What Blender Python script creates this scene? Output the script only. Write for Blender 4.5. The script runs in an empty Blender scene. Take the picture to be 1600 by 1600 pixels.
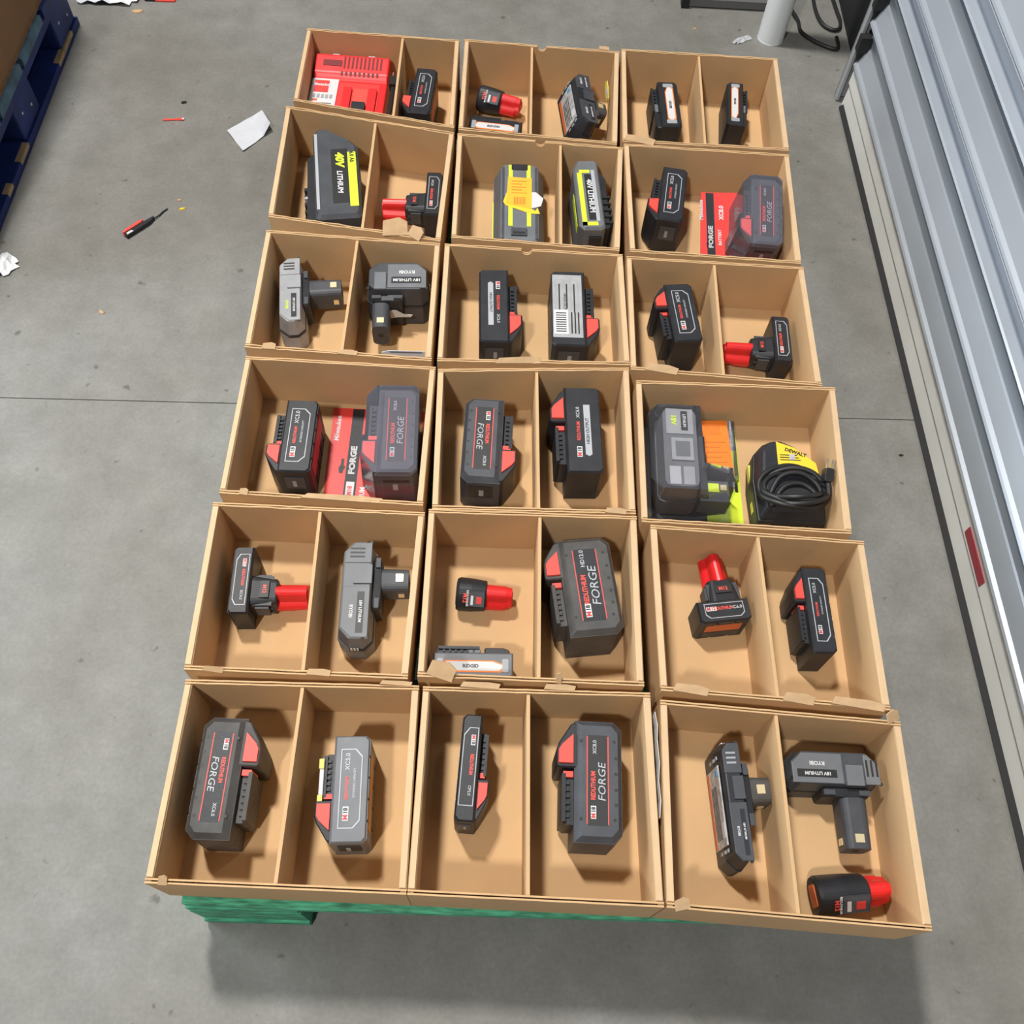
import bpy, bmesh, math, random
from mathutils import Matrix, Vector
random.seed(7)
PI = math.pi
SC = bpy.context.scene
COL = SC.collection

# ------------------------------------------------------------------ camera
cam_d = bpy.data.cameras.new('camera')
cam_d.sensor_width = 36.0
cam_d.lens = 36.0 * 1489.4 / 1600.0
cam_d.clip_start = 0.02
cam = bpy.data.objects.new('camera', cam_d)
COL.objects.link(cam)
_r = ((0.9988369, 0.0239794, 0.0418304), (0.0411319, -0.8764511, -0.4797308), (0.0251586, 0.4808933, -0.8764181))
_m = Matrix([[_r[0][i], -_r[1][i], -_r[2][i], 0] for i in range(3)] + [[0, 0, 0, 1]])
cam.matrix_world = Matrix.Translation((-0.0669, -0.8521, 1.3809)) @ _m
SC.camera = cam

# ------------------------------------------------------------------ exposure, world, lamps
SC.view_settings.view_transform = 'Standard'
SC.view_settings.look = 'None'
SC.view_settings.exposure = 0.0
SC.view_settings.gamma = 1.0
SC.view_settings.use_curve_mapping = False
world = bpy.data.worlds.new('hall_light')
SC.world = world
world.use_nodes = True
world.node_tree.nodes['Background'].inputs['Color'].default_value = (0.86, 0.93, 1.0, 1)
world.node_tree.nodes['Background'].inputs['Strength'].default_value = 0.055


def area_lamp(name, loc, target, sx, sy, power, color):
    d = bpy.data.lights.new(name, 'AREA')
    d.shape = 'RECTANGLE'
    d.size, d.size_y, d.energy, d.color = sx, sy, power, color
    o = bpy.data.objects.new(name, d)
    COL.objects.link(o)
    o.location = loc
    o.rotation_euler = (Vector(target) - Vector(loc)).to_track_quat('-Z', 'Y').to_euler()
    return o


# high hall lamps in a row on the left (ahead of and behind the viewer), a weak lamp added right rear to lighten the floor beside the front shadow,
# and a soft bluish area light added on the left as daylight from an assumed opening
area_lamp('hall_lamp_left_rear', (-1.2, 1.35, 5.0), (0, 0, 0), 0.25, 0.5, 255, (1.0, 0.97, 0.92))
area_lamp('hall_lamp_left_front', (-1.5, -3.0, 5.0), (0, 0, 0), 0.25, 0.5, 170, (1.0, 0.97, 0.92))
area_lamp('right_rear_fill', (2.2, 1.5, 5.0), (0, 0, 0), 0.25, 0.5, 20, (1.0, 0.97, 0.92))
area_lamp('left_daylight_fill', (-3.2, 0.4, 1.15), (0, 0.0, 0.1), 1.6, 1.5, 112, (0.84, 0.93, 1.0))

# ------------------------------------------------------------------ materials


def mat(name, color, rough=0.6, metal=0.0, var=0.0, scale=20.0, bump=0.0, bscale=150.0, stretch=None, spec=None):
    m = bpy.data.materials.new(name)
    m.use_nodes = True
    nt = m.node_tree
    b = nt.nodes['Principled BSDF']
    b.inputs['Roughness'].default_value = rough
    b.inputs['Metallic'].default_value = metal
    if spec is not None:
        b.inputs['Specular IOR Level'].default_value = spec
    c = (*color, 1)
    b.inputs['Base Color'].default_value = c
    tc = nt.nodes.new('ShaderNodeTexCoord')
    src = tc.outputs['Object']
    if stretch:
        mp = nt.nodes.new('ShaderNodeMapping')
        mp.inputs['Scale'].default_value = stretch
        nt.links.new(src, mp.inputs['Vector'])
        src = mp.outputs['Vector']
    if var > 0:
        n = nt.nodes.new('ShaderNodeTexNoise')
        n.inputs['Scale'].default_value = scale
        n.inputs['Detail'].default_value = 6
        nt.links.new(src, n.inputs['Vector'])
        r = nt.nodes.new('ShaderNodeValToRGB')
        r.color_ramp.elements[0].position = 0.3
        r.color_ramp.elements[1].position = 0.7
        r.color_ramp.elements[0].color = (*[x * (1 - var) for x in color], 1)
        r.color_ramp.elements[1].color = (*[min(1, x * (1 + var)) for x in color], 1)
        nt.links.new(n.outputs['Fac'], r.inputs['Fac'])
        nt.links.new(r.outputs['Color'], b.inputs['Base Color'])
    if bump > 0:
        n2 = nt.nodes.new('ShaderNodeTexNoise')
        n2.inputs['Scale'].default_value = bscale
        n2.inputs['Detail'].default_value = 4
        nt.links.new(src, n2.inputs['Vector'])
        bp = nt.nodes.new('ShaderNodeBump')
        bp.inputs['Strength'].default_value = bump
        bp.inputs['Distance'].default_value = 0.002
        nt.links.new(n2.outputs['Fac'], bp.inputs['Height'])
        nt.links.new(bp.outputs['Normal'], b.inputs['Normal'])
    return m


def concrete_mat():
    m = mat('concrete', (0.30, 0.295, 0.275), 0.62)
    nt = m.node_tree
    L = nt.links.new
    b = nt.nodes['Principled BSDF']
    tc = nt.nodes.new('ShaderNodeTexCoord')
    src = tc.outputs['Object']
    last = None

    def noise(scale, detail, lo, hi, c0, c1, rough=0.6):
        n = nt.nodes.new('ShaderNodeTexNoise')
        n.inputs['Scale'].default_value = scale
        n.inputs['Detail'].default_value = detail
        n.inputs['Roughness'].default_value = rough
        L(src, n.inputs['Vector'])
        r = nt.nodes.new('ShaderNodeValToRGB')
        r.color_ramp.elements[0].position = lo
        r.color_ramp.elements[1].position = hi
        r.color_ramp.elements[0].color = (*c0, 1)
        r.color_ramp.elements[1].color = (*c1, 1)
        L(n.outputs['Fac'], r.inputs['Fac'])
        return r.outputs['Color'], n.outputs['Fac']

    def mul(a, c):
        x = nt.nodes.new('ShaderNodeMix')
        x.data_type = 'RGBA'
        x.blend_type = 'MULTIPLY'
        x.inputs['Factor'].default_value = 1
        L(a, x.inputs['A'])
        L(c, x.inputs['B'])
        return x.outputs['Result']
    big, _ = noise(2.2, 8, 0.32, 0.68, (0.172, 0.165, 0.145), (0.232, 0.229, 0.219), 0.65)
    mid, _ = noise(14, 8, 0.3, 0.7, (0.80, 0.80, 0.79), (1.10, 1.10, 1.10), 0.7)
    fine, fh = noise(160, 3, 0.3, 0.7, (0.9, 0.9, 0.9), (1.06, 1.06, 1.06))
    spots, _ = noise(46, 2, 0.22, 0.29, (0.55, 0.53, 0.5), (1, 1, 1), 0.4)
    c = mul(mul(mul(big, mid), fine), spots)
    L(c, b.inputs['Base Color'])
    bp = nt.nodes.new('ShaderNodeBump')
    bp.inputs['Strength'].default_value = 0.12
    bp.inputs['Distance'].default_value = 0.002
    L(fh, bp.inputs['Height'])
    L(bp.outputs['Normal'], b.inputs['Normal'])
    return m


def clear_mat(name, tint, veil, amount):
    m = bpy.data.materials.new(name)
    m.use_nodes = True
    nt = m.node_tree
    L = nt.links.new
    out = nt.nodes['Material Output']
    nt.nodes.remove(nt.nodes['Principled BSDF'])
    t = nt.nodes.new('ShaderNodeBsdfTransparent')
    t.inputs['Color'].default_value = (*tint, 1)
    d = nt.nodes.new('ShaderNodeBsdfDiffuse')
    d.inputs['Color'].default_value = (*veil, 1)
    g = nt.nodes.new('ShaderNodeBsdfGlossy')
    g.inputs['Roughness'].default_value = 0.12
    m1 = nt.nodes.new('ShaderNodeMixShader')
    m1.inputs['Fac'].default_value = amount
    L(t.outputs[0], m1.inputs[1])
    L(d.outputs[0], m1.inputs[2])
    f = nt.nodes.new('ShaderNodeFresnel')
    f.inputs['IOR'].default_value = 1.5
    m2 = nt.nodes.new('ShaderNodeMixShader')
    L(f.outputs[0], m2.inputs['Fac'])
    L(m1.outputs[0], m2.inputs[1])
    L(g.outputs[0], m2.inputs[2])
    L(m2.outputs[0], out.inputs['Surface'])
    return m


M = dict(
    card=mat('cardboard', (0.57, 0.365, 0.185), 0.85, var=0.06, scale=9, bump=0.15, bscale=260, stretch=(1, 1, 1)),
    card_rim=mat('cardboard_fold', (0.62, 0.43, 0.25), 0.85, var=0.06, scale=30),  # grazing light on the folds, with abrasion, put into a paler colour
    card_edge=mat('cardboard_cut_edge', (0.30, 0.18, 0.09), 0.9, var=0.25, scale=60),
    card_torn=mat('cardboard_torn', (0.50, 0.33, 0.18), 0.9, var=0.12, scale=60),
    carton=mat('carton_brown', (0.30, 0.155, 0.07), 0.85, var=0.1, scale=8),
    concrete=concrete_mat(),
    joint=mat('joint_filler', (0.09, 0.085, 0.075), 0.9),
    black=mat('black_plastic', (0.022, 0.0235, 0.028), 0.45, var=0.2, scale=40, bump=0.1, bscale=600, spec=0.35),
    dirty=mat('dusty_black_plastic', (0.065, 0.062, 0.06), 0.6, var=0.35, scale=28, bump=0.1, bscale=500),
    dark=mat('charcoal_plastic', (0.058, 0.062, 0.072), 0.5, var=0.15, scale=40, bump=0.1, bscale=600, spec=0.4),
    grey=mat('grey_plastic', (0.14, 0.147, 0.16), 0.5, var=0.1, scale=40),
    greyl=mat('light_grey_plastic', (0.32, 0.33, 0.35), 0.5, var=0.1, scale=40),
    silver=mat('silver_print', (0.42, 0.43, 0.46), 0.4),
    red=mat('red_plastic', (0.72, 0.018, 0.02), 0.4, var=0.08, scale=40),
    redb=mat('red_button', (0.78, 0.075, 0.055), 0.5),
    redp=mat('red_print', (0.62, 0.05, 0.045), 0.5),
    redc=mat('red_card_print', (0.74, 0.045, 0.04), 0.45, var=0.05, scale=20),
    slot=mat('dark_red_slot', (0.16, 0.006, 0.008), 0.6),
    maroon=mat('red_side_stripe', (0.50, 0.03, 0.03), 0.5),
    rust=mat('orange_side_label', (0.55, 0.13, 0.04), 0.55),
    amber=mat('amber_side_label', (0.55, 0.24, 0.04), 0.55),
    orange=mat('orange_sticker', (0.95, 0.22, 0.02), 0.6, var=0.05, scale=30),
    yorange=mat('yellow_orange_sticker', (0.90, 0.45, 0.03), 0.6, var=0.08, scale=30),
    oprint=mat('orange_sticker_print', (0.60, 0.17, 0.02), 0.6),
    lime=mat('lime_print', (0.66, 0.82, 0.04), 0.5),
    yellow=mat('yellow_print', (0.85, 0.58, 0.03), 0.55),
    yellow2=mat('pale_yellow_plastic', (0.75, 0.68, 0.12), 0.5),
    greyw=mat('grey_white_print', (0.5, 0.51, 0.53), 0.5),
    white=mat('white_print', (0.62, 0.62, 0.63), 0.55),
    whitep=mat('white_plastic', (0.78, 0.80, 0.82), 0.4),
    paper=mat('white_paper', (0.58, 0.60, 0.65), 0.8, var=0.04, scale=30),
    label=mat('grey_label', (0.42, 0.42, 0.43), 0.5, var=0.35, scale=120),
    platel=mat('printed_grey_label', (0.36, 0.36, 0.37), 0.5, var=0.1, scale=60),
    ink=mat('black_print', (0.015, 0.015, 0.015), 0.5),
    blue=mat('blue_print', (0.05, 0.35, 0.65), 0.5),
    gold=mat('contact_metal', (0.85, 0.72, 0.45), 0.35, 0.6),
    steel=mat('steel', (0.55, 0.56, 0.58), 0.35, 0.9),
    rubber=mat('black_rubber', (0.012, 0.012, 0.013), 0.7),
    cable=mat('black_cable', (0.015, 0.015, 0.016), 0.45),
    green=mat('green_paint_worn', (0.07, 0.36, 0.21), 0.75, var=0.55, scale=40, stretch=(1, 8, 3)),
    bluep=mat('blue_paint_worn', (0.012, 0.03, 0.16), 0.6, var=0.35, scale=18),
    blueb=mat('blue_paint_pale_board', (0.09, 0.17, 0.24), 0.7, var=0.4, scale=25),
    wood=mat('bare_wood', (0.45, 0.31, 0.17), 0.8, var=0.2, scale=40),
    slat=mat('galvanised_slat', (0.46, 0.50, 0.56), 0.36, 0.45, var=0.05, scale=6),
    bar=mat('grey_bottom_bar', (0.80, 0.80, 0.77), 0.55, 0.15, var=0.05, scale=12),
    rail=mat('guide_rail_metal', (0.46, 0.48, 0.51), 0.5, 0.4),
    tape=mat('red_reflective_tape', (0.32, 0.02, 0.035), 0.35, var=0.15, scale=200),
    blackw=mat('black_curtain', (0.01, 0.011, 0.014), 0.8, var=0.3, scale=14),
    greyd=mat('dark_grey_steel', (0.12, 0.12, 0.12), 0.6),
    post=mat('white_post_plastic', (0.74, 0.77, 0.79), 0.4),
    clear2=clear_mat('clear_thin_blister', (0.96, 0.96, 0.98), (0.6, 0.6, 0.66), 0.06),
    clear=clear_mat('clear_blister', (0.92, 0.90, 0.95), (0.55, 0.55, 0.66), 0.11),
    film=clear_mat('clear_film', (0.95, 0.95, 0.96), (0.85, 0.86, 0.9), 0.55),
)

# ------------------------------------------------------------------ helpers


def obj(name, bm, m, parent=None, loc=(0, 0, 0), rot=None, smooth=False):
    me = bpy.data.meshes.new(name)
    bmesh.ops.recalc_face_normals(bm, faces=bm.faces[:])
    bm.to_mesh(me)
    bm.free()
    me.materials.append(M[m])
    if smooth:
        for p in me.polygons:
            p.use_smooth = True
    o = bpy.data.objects.new(name, me)
    COL.objects.link(o)
    o.location = loc
    if rot is not None:
        o.rotation_euler = rot
    if parent is not None:
        o.parent = parent
    return o


def thing(name, label, cat, loc=(0, 0, 0), rotz=0.0, group=None):
    o = bpy.data.objects.new(name, None)
    o.empty_display_size = 0.02
    COL.objects.link(o)
    o.location = loc
    o.rotation_euler = (0, 0, rotz)
    tag(o, label, cat, group)
    return o


def tag(o, label, cat, group=None):
    o['label'] = label
    o['category'] = cat
    if group:
        o['group'] = group
    return o


def structure(o):
    o['kind'] = 'structure'
    return o


def box(bm, x0, x1, y0, y1, z0, z1):
    return prism(bm, [(x0, y0), (x1, y0), (x1, y1), (x0, y1)], z0, z1)


def prism(bm, poly, z0, z1, inset=0.0, ax='z'):
    """poly extruded along ax; the far end is drawn in by inset."""
    n = len(poly)
    cx = sum(p[0] for p in poly) / n
    cy = sum(p[1] for p in poly) / n
    wx = max(p[0] for p in poly) - min(p[0] for p in poly)
    wy = max(p[1] for p in poly) - min(p[1] for p in poly)
    sx = 1 - 2 * inset / wx if wx else 1
    sy = 1 - 2 * inset / wy if wy else 1

    def co(a, b, c):
        return (a, b, c) if ax == 'z' else (c, a, b) if ax == 'x' else (b, c, a)
    lo = [bm.verts.new(co(p[0], p[1], z0)) for p in poly]
    hi = [bm.verts.new(co(cx + (p[0] - cx) * sx, cy + (p[1] - cy) * sy, z1)) for p in poly]
    fs = [bm.faces.new(lo[::-1]), bm.faces.new(hi)]
    for i in range(n):
        j = (i + 1) % n
        fs.append(bm.faces.new((lo[i], lo[j], hi[j], hi[i])))
    return fs


def bevel(bm, w, seg=2, ang=0.5):
    es = [e for e in bm.edges if len(e.link_faces) == 2 and e.calc_face_angle(0) > ang]
    bmesh.ops.bevel(bm, geom=es, offset=w, segments=seg, affect='EDGES', profile=0.6, clamp_overlap=True)
    return bm


def bx(*a, bev=0.0):
    bm = bmesh.new()
    box(bm, *a)
    if bev:
        bevel(bm, bev)
    return bm


def pr(poly, z0, z1, inset=0.0, ax='z', bev=0.0):
    bm = bmesh.new()
    prism(bm, poly, z0, z1, inset, ax)
    if bev:
        bmesh.ops.recalc_face_normals(bm, faces=bm.faces[:])
        bevel(bm, bev)
    return bm


def rrect(w, h, r, cx=0.0, cy=0.0, n=4):
    pts = []
    for sx, sy, a0 in ((1, 1, 0), (-1, 1, PI / 2), (-1, -1, PI), (1, -1, 1.5 * PI)):
        for k in range(n + 1):
            a = a0 + PI / 2 * k / n
            pts.append((cx + sx * (w / 2 - r) + r * math.cos(a), cy + sy * (h / 2 - r) + r * math.sin(a)))
    return pts


def circle(r, cx=0.0, cy=0.0, n=16):
    return [(cx + r * math.cos(2 * PI * k / n), cy + r * math.sin(2 * PI * k / n)) for k in range(n)]


def trefoil(r, d, cx=0.0, cy=0.0, n=36, ph=PI / 2):
    out = []
    for k in range(n):
        a = 2 * PI * k / n
        rr = r + d * math.cos(3 * (a - ph))
        out.append((cx + rr * math.cos(a), cy + rr * math.sin(a)))
    return out


def tube(bm, pts, r, n=8, closed=False, sub=5):
    P = [Vector(p) for p in pts]
    Q = []
    N = len(P)
    for i in range(N if closed else N - 1):
        p0 = P[(i - 1) % N] if closed or i > 0 else P[0]
        p1, p2 = P[i], P[(i + 1) % N]
        p3 = P[(i + 2) % N] if closed or i + 2 < N else P[-1]
        for k in range(sub):
            t = k / sub
            Q.append(0.5 * ((2 * p1) + (p2 - p0) * t + (2 * p0 - 5 * p1 + 4 * p2 - p3) * t * t + (3 * p1 - p0 - 3 * p2 + p3) * t ** 3))
    if not closed:
        Q.append(P[-1])
    rings = []
    m = len(Q)
    for i, p in enumerate(Q):
        a = Q[(i - 1) % m] if closed or i > 0 else Q[0]
        b = Q[(i + 1) % m] if closed or i < m - 1 else Q[-1]
        t = (b - a).normalized()
        u = t.cross(Vector((0, 0, 1)))
        if u.length < 1e-3:
            u = t.cross(Vector((0, 1, 0)))
        u.normalize()
        v = t.cross(u)
        rings.append([bm.verts.new(p + r * (math.cos(2 * PI * k / n) * u + math.sin(2 * PI * k / n) * v)) for k in range(n)])
    for i in range(m if closed else m - 1):
        A, B = rings[i], rings[(i + 1) % m]
        for k in range(n):
            bm.faces.new((A[k], A[(k + 1) % n], B[(k + 1) % n], B[k]))
    if not closed:
        bm.faces.new(rings[0])
        bm.faces.new(rings[-1][::-1])


_text = {}


def lettering(s, m, size, parent, loc, rot, bold=0.03, sx=1.0, italic=0.0):
    """s as flat raised print; rot is the euler rotation of the reading direction."""
    key = (s, bold, italic)
    if key not in _text:
        c = bpy.data.curves.new('lettering', 'FONT')
        c.body = s
        c.align_x = 'CENTER'
        c.align_y = 'CENTER'
        c.resolution_u = 2
        c.extrude = 0.03
        c.offset = bold
        c.shear = italic
        t = bpy.data.objects.new('lettering', c)
        COL.objects.link(t)
        bpy.context.view_layer.update()
        me = bpy.data.meshes.new_from_object(t.evaluated_get(bpy.context.evaluated_depsgraph_get()))
        bpy.data.objects.remove(t)
        bpy.data.curves.remove(c)
        _text[key] = me
    k2 = key + (m,)
    if k2 not in _text:
        me = _text[key].copy()
        me.materials.clear()
        me.materials.append(M[m])
        _text[k2] = me
    o = bpy.data.objects.new('lettering', _text[k2])
    COL.objects.link(o)
    o.location = loc
    o.rotation_euler = rot
    o.scale = (size * sx, size, size)
    o.parent = parent
    return o


def warm_text(strings):
    pass

# ------------------------------------------------------------------ layout tables (metres)
IT = {
    'T00b': (-0.2159, 0.6517, 3.0859, 0.1218, 0.0384, 0.0783, 1),
    'T01r': (-0.0826, 0.5892, 1.4858, 0.0958, 0.0408, 0.0580, -1),
    'T02l': (0.2370, 0.6615, -3.1103, 0.1213, 0.0370, 0.0696, 1),
    'T02r': (0.3600, 0.6724, -0.0888, 0.1163, 0.0309, 0.0696, -1),
    'T01x': (0.0560, 0.6420, 0.1242, 0.1400, 0.0400, 0.0638, -1),
    'T10b': (-0.3480, 0.4280, -2.9895, 0.2150, 0.0760, 0.0841, 1),
    'T10m': (-0.1831, 0.4144, -3.1376, 0.1015, 0.0279, 0.0580, -1),
    'T11o': (-0.0349, 0.3847, 0.0205, 0.2028, 0.0870, 0.0754, -1),
    'T11r': (0.0810, 0.4000, 0.0768, 0.1618, 0.0440, 0.0870, -1),
    'T12b': (0.2277, 0.4195, 3.0029, 0.1276, 0.0426, 0.0783, 1),
    'T20l': (-0.3950, 0.1740, 0.1371, 0.1400, 0.0410, 0.0696, -1),
    'T20r': (-0.2260, 0.2020, -1.5078, 0.1000, 0.0640, 0.0812, -1),
    'T21l': (-0.0708, 0.1544, 0.0441, 0.1471, 0.0463, 0.0783, -1),
    'T21r': (0.0469, 0.1558, 0.0191, 0.1512, 0.0537, 0.0783, -1),
    'T22b': (0.2291, 0.1581, -3.0390, 0.1175, 0.0444, 0.0783, -1),
    'T22m': (0.3902, 0.1301, 3.1065, 0.0919, 0.0278, 0.0580, -1),
    'T30b': (-0.3435, -0.1045, -3.1325, 0.1228, 0.0458, 0.0783, 1),
    'T30f': (-0.2008, -0.0959, -3.0997, 0.1480, 0.0593, 0.0899, 1),
    'T31l': (-0.0790, -0.0974, -0.0180, 0.1443, 0.0571, 0.0812, -1),
    'T31r': (0.0678, -0.0721, -3.1037, 0.1490, 0.0526, 0.0783, -1),
    'T32r': (0.2097, -0.0953, -0.0399, 0.1441, 0.0591, 0.0754, 1),
    'T40m': (-0.3944, -0.3249, 0.0469, 0.0984, 0.0268, 0.0580, 1),
    'T40r': (-0.2385, -0.3364, 0.0385, 0.1506, 0.0469, 0.0667, 1),
    'T41r': (-0.0781, -0.4338, 1.5930, 0.1044, 0.0365, 0.0580, -1),
    'T41f': (0.0730, -0.3240, -3.0039, 0.1413, 0.0720, 0.0841, -1),
    'T42m': (0.2576, -0.3426, 1.7172, 0.0713, 0.0321, 0.0580, 1),
    'T42b': (0.3824, -0.3423, -3.1285, 0.1241, 0.0322, 0.0725, -1),
    'T50f': (-0.3756, -0.5917, -0.0045, 0.1432, 0.0521, 0.0841, 1),
    'T50b': (-0.2168, -0.5993, -3.0907, 0.1261, 0.0431, 0.0783, 1),
    'T51c': (-0.0775, -0.5689, -0.0442, 0.1295, 0.0248, 0.0783, -1),
    'T51f': (0.0791, -0.5809, 3.1267, 0.1451, 0.0577, 0.0841, -1),
    'T52b': (0.2458, -0.5985, 0.0557, 0.1519, 0.0282, 0.0783, -1),
    'T52r': (0.3768, -0.5516, -1.5763, 0.1196, 0.0485, 0.0638, -1),
    'T12f': (0.3770, 0.3770, 3.0947, 0.1330, 0.0500, 0.0790, 1),
}
CUP = {
    'T01c': (-0.1157, 0.7074, -0.2844, 0.0458, 0.0815),
    'T41c': (-0.1052, -0.3182, -0.0460, 0.0409, 0.0762),
    'T52c': (0.3437, -0.6971, 0.1179, 0.0624, 0.0894),
}
TRAYS = {
    '00': (((-0.4393, 0.7778), (-0.1560, 0.7680), (-0.1538, 0.5276), (-0.4385, 0.5770)), (0.628, 0.623)),
    '10': (((-0.4488, 0.5628), (-0.1521, 0.5164), (-0.1612, 0.2609), (-0.4411, 0.2971)), (0.534, 0.546)),
    '20': (((-0.4399, 0.2677), (-0.1609, 0.2568), (-0.1600, 0.0211), (-0.4372, 0.0316)), (0.524, 0.516)),
    '30': (((-0.4327, 0.0152), (-0.1528, 0.0109), (-0.1555, -0.2243), (-0.4323, -0.2175)), None),
    '40': (((-0.4376, -0.2317), (-0.1522, -0.2340), (-0.1575, -0.4697), (-0.4325, -0.4680)), (0.505, 0.527)),
    '50': (((-0.4279, -0.4801), (-0.1428, -0.4774), (-0.1400, -0.7183), (-0.4296, -0.7148)), (0.500, 0.495)),
    '01': (((-0.1466, 0.7707), (0.1425, 0.7595), (0.1304, 0.5066), (-0.1459, 0.5249)), (0.436, 0.456)),
    '11': (((-0.1465, 0.5152), (0.1414, 0.5010), (0.1273, 0.2589), (-0.1442, 0.2704)), (0.621, 0.653)),
    '21': (((-0.1538, 0.2573), (0.1323, 0.2523), (0.1367, 0.0307), (-0.1515, 0.0216)), None),
    '31': (((-0.1497, 0.0076), (0.1346, 0.0258), (0.1355, -0.2235), (-0.1430, -0.2287)), (0.515, 0.522)),
    '41': (((-0.1474, -0.2289), (0.1363, -0.2265), (0.1364, -0.4676), (-0.1460, -0.4660)), (0.534, 0.534)),
    '51': (((-0.1380, -0.4780), (0.1433, -0.4756), (0.1477, -0.7233), (-0.1392, -0.7183)), (0.463, 0.469)),
    '02': (((0.1464, 0.7672), (0.4400, 0.7636), (0.4326, 0.5143), (0.1407, 0.5155)), (0.496, 0.498)),
    '12': (((0.1428, 0.5108), (0.4315, 0.5046), (0.4216, 0.2501), (0.1449, 0.2586)), None),
    '22': (((0.1384, 0.2485), (0.4249, 0.2435), (0.4235, 0.0075), (0.1374, 0.0224)), (0.495, 0.488)),
    '32': (((0.1443, 0.0027), (0.4426, 0.0062), (0.4309, -0.2406), (0.1429, -0.2351)), None),
    '42': (((0.1547, -0.2390), (0.4461, -0.2507), (0.4431, -0.4873), (0.1570, -0.4726)), (0.503, 0.513)),
    '52': (((0.1556, -0.4841), (0.4529, -0.5007), (0.4474, -0.7393), (0.1505, -0.7233)), (0.482, 0.500)),
}

# ------------------------------------------------------------------ setting: floor and roll-up door
ZP, ZT, RIM = 0.139, 0.1435, 0.2445      # pallet top, tray floor, tray rim
bm = bmesh.new()
jl, jr = (-3.5, 0.028), (3.5, 0.192)      # saw-cut joint across the slab
prism(bm, [(-3.5, -2.5), (3.5, -2.5), (jr[0], jr[1] - 0.0010), (jl[0], jl[1] - 0.0010)], -0.08, 0)
prism(bm, [(jl[0], jl[1] + 0.0010), (jr[0], jr[1] + 0.0010), (3.5, 4.2), (-3.5, 4.2)], -0.08, 0)
floor = structure(obj('floor', bm, 'concrete'))
bm = bmesh.new()
prism(bm, [(jl[0], jl[1] - 0.003), (jr[0], jr[1] - 0.003), (jr[0], jr[1] + 0.003), (jl[0], jl[1] + 0.003)], -0.07, -0.0015)
obj('control_joint', bm, 'joint', floor)

# door plane: local x along the sill (towards the viewer), local y = away from the hall, z up
door = structure(thing('door_1', 'grey corrugated roll-up shutter door on the right', 'door', (0.6788, 0.9606, 0), math.atan2(-1.55, 0.0351)))
del door['category']
DL = 2.3


def door_strip(prof, z0, x0=0.0, x1=DL):
    """profile (out, z) swept along the sill; out is towards the hall."""
    bm = bmesh.new()
    pts = [(x, -o, z) for x in (x0, x1) for o, z in prof]
    n = len(prof)
    v = [bm.verts.new((p[0], p[1], p[2] + z0)) for p in pts]
    for i in range(n - 1):
        bm.faces.new((v[i], v[i + 1], v[n + i + 1], v[n + i]))
    b = [bm.verts.new((x, 0.03, z0 + z)) for x in (x0, x1) for z in (prof[0][1], prof[-1][1])]
    bm.faces.new((v[0], v[n], b[2], b[0]))
    bm.faces.new((v[n - 1], b[1], b[3], v[2 * n - 1]))
    bm.faces.new((b[0], b[2], b[3], b[1]))
    bm.faces.new([v[i] for i in range(n)] + [b[1], b[0]])
    bm.faces.new([v[n + i] for i in range(n)][::-1] + [b[2], b[3]])
    return bm


U = 0.29
obj('rubber_seal', door_strip([(0.012, 0.0), (0.014, 0.004), (0.004, 0.012)], 0.0005, 0.01), 'rubber', door)
bb = obj('bottom_bar', door_strip([(0.004, 0.0), (0.006, 0.002), (0.004, 0.05), (0.009, 0.056), (0.008, 0.085), (0.011, 0.092), (0.013, 0.097), (0.010, 0.1018)], 0.0115 - 0.011 + 0.001), 'bar', door)
tp = bmesh.new()
box(tp, 1.092, 1.188, -0.0098, -0.0080, 0.063, 0.081)
obj('reflective_tape', tp, 'tape', bb)
slats = [(0.352, 0.678), (0.678, 1.03), (1.03, 1.211, 'flat'), (1.211, 1.559), (1.559, 1.74, 'flat'), (1.74, 2.09), (2.09, 2.27, 'flat'), (2.27, 2.62),
         (2.62, 2.97), (2.97, 3.15, 'flat'), (3.15, 3.5), (3.5, 3.85), (3.85, 4.2), (4.2, 4.55), (4.55, 4.9), (4.9, 5.25), (5.25, 5.6), (5.6, 5.95), (5.95, 6.3)]
for s in slats:
    z0, h = s[0] * U, (s[1] - s[0]) * U
    if len(s) == 3:
        pf = [(0.014, 0.0), (0.016, 0.03), (0.014, 0.07), (0.002, 0.12), (0.002, 0.75), (0.013, 0.93), (0.0155, 0.96), (0.014, 1.0)]
    else:
        pf = [(0.014, 0.0), (0.016, 0.025), (0.0145, 0.06), (0.011, 0.10), (0.003, 0.40), (0.0015, 0.43), (0.003, 0.66), (0.0055, 0.70), (0.005, 0.735),
              (-0.006, 0.745), (-0.006, 0.79), (0.000, 0.80), (0.0115, 0.965), (0.014, 1.0)]
    obj('slat', door_strip([(o * 1.6 - 0.009, t * h * 0.997) for o, t in pf], z0, 0.004), 'slat', door)
for k, s in enumerate(slats):
    if len(s) == 2:
        el = bmesh.new()
        box(el, -0.012, 0.006, -0.020, 0.02, (s[0] + 0.10) * U, (s[1] - 0.11) * U)
        obj('end_lock', bevel(el, 0.002), 'rubber', door)
gr = bmesh.new()
box(gr, -0.033, -0.013, -0.016, -0.010, 0.003, 1.85)
box(gr, -0.033, -0.028, -0.016, 0.06, 0.003, 1.85)
box(gr, -0.033, 0.0, 0.055, 0.06, 0.003, 1.85)
obj('guide_rail', gr, 'rail', door)
bm = bmesh.new()
box(bm, -0.0275, 0.003, 0.031, 0.054, 0.0005, 1.85)
obj('guide_channel', bm, 'rubber', door)
wb = bmesh.new()
box(wb, 0.722, 0.80, 1.118, 2.2, 0.0006, 1.3)
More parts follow.
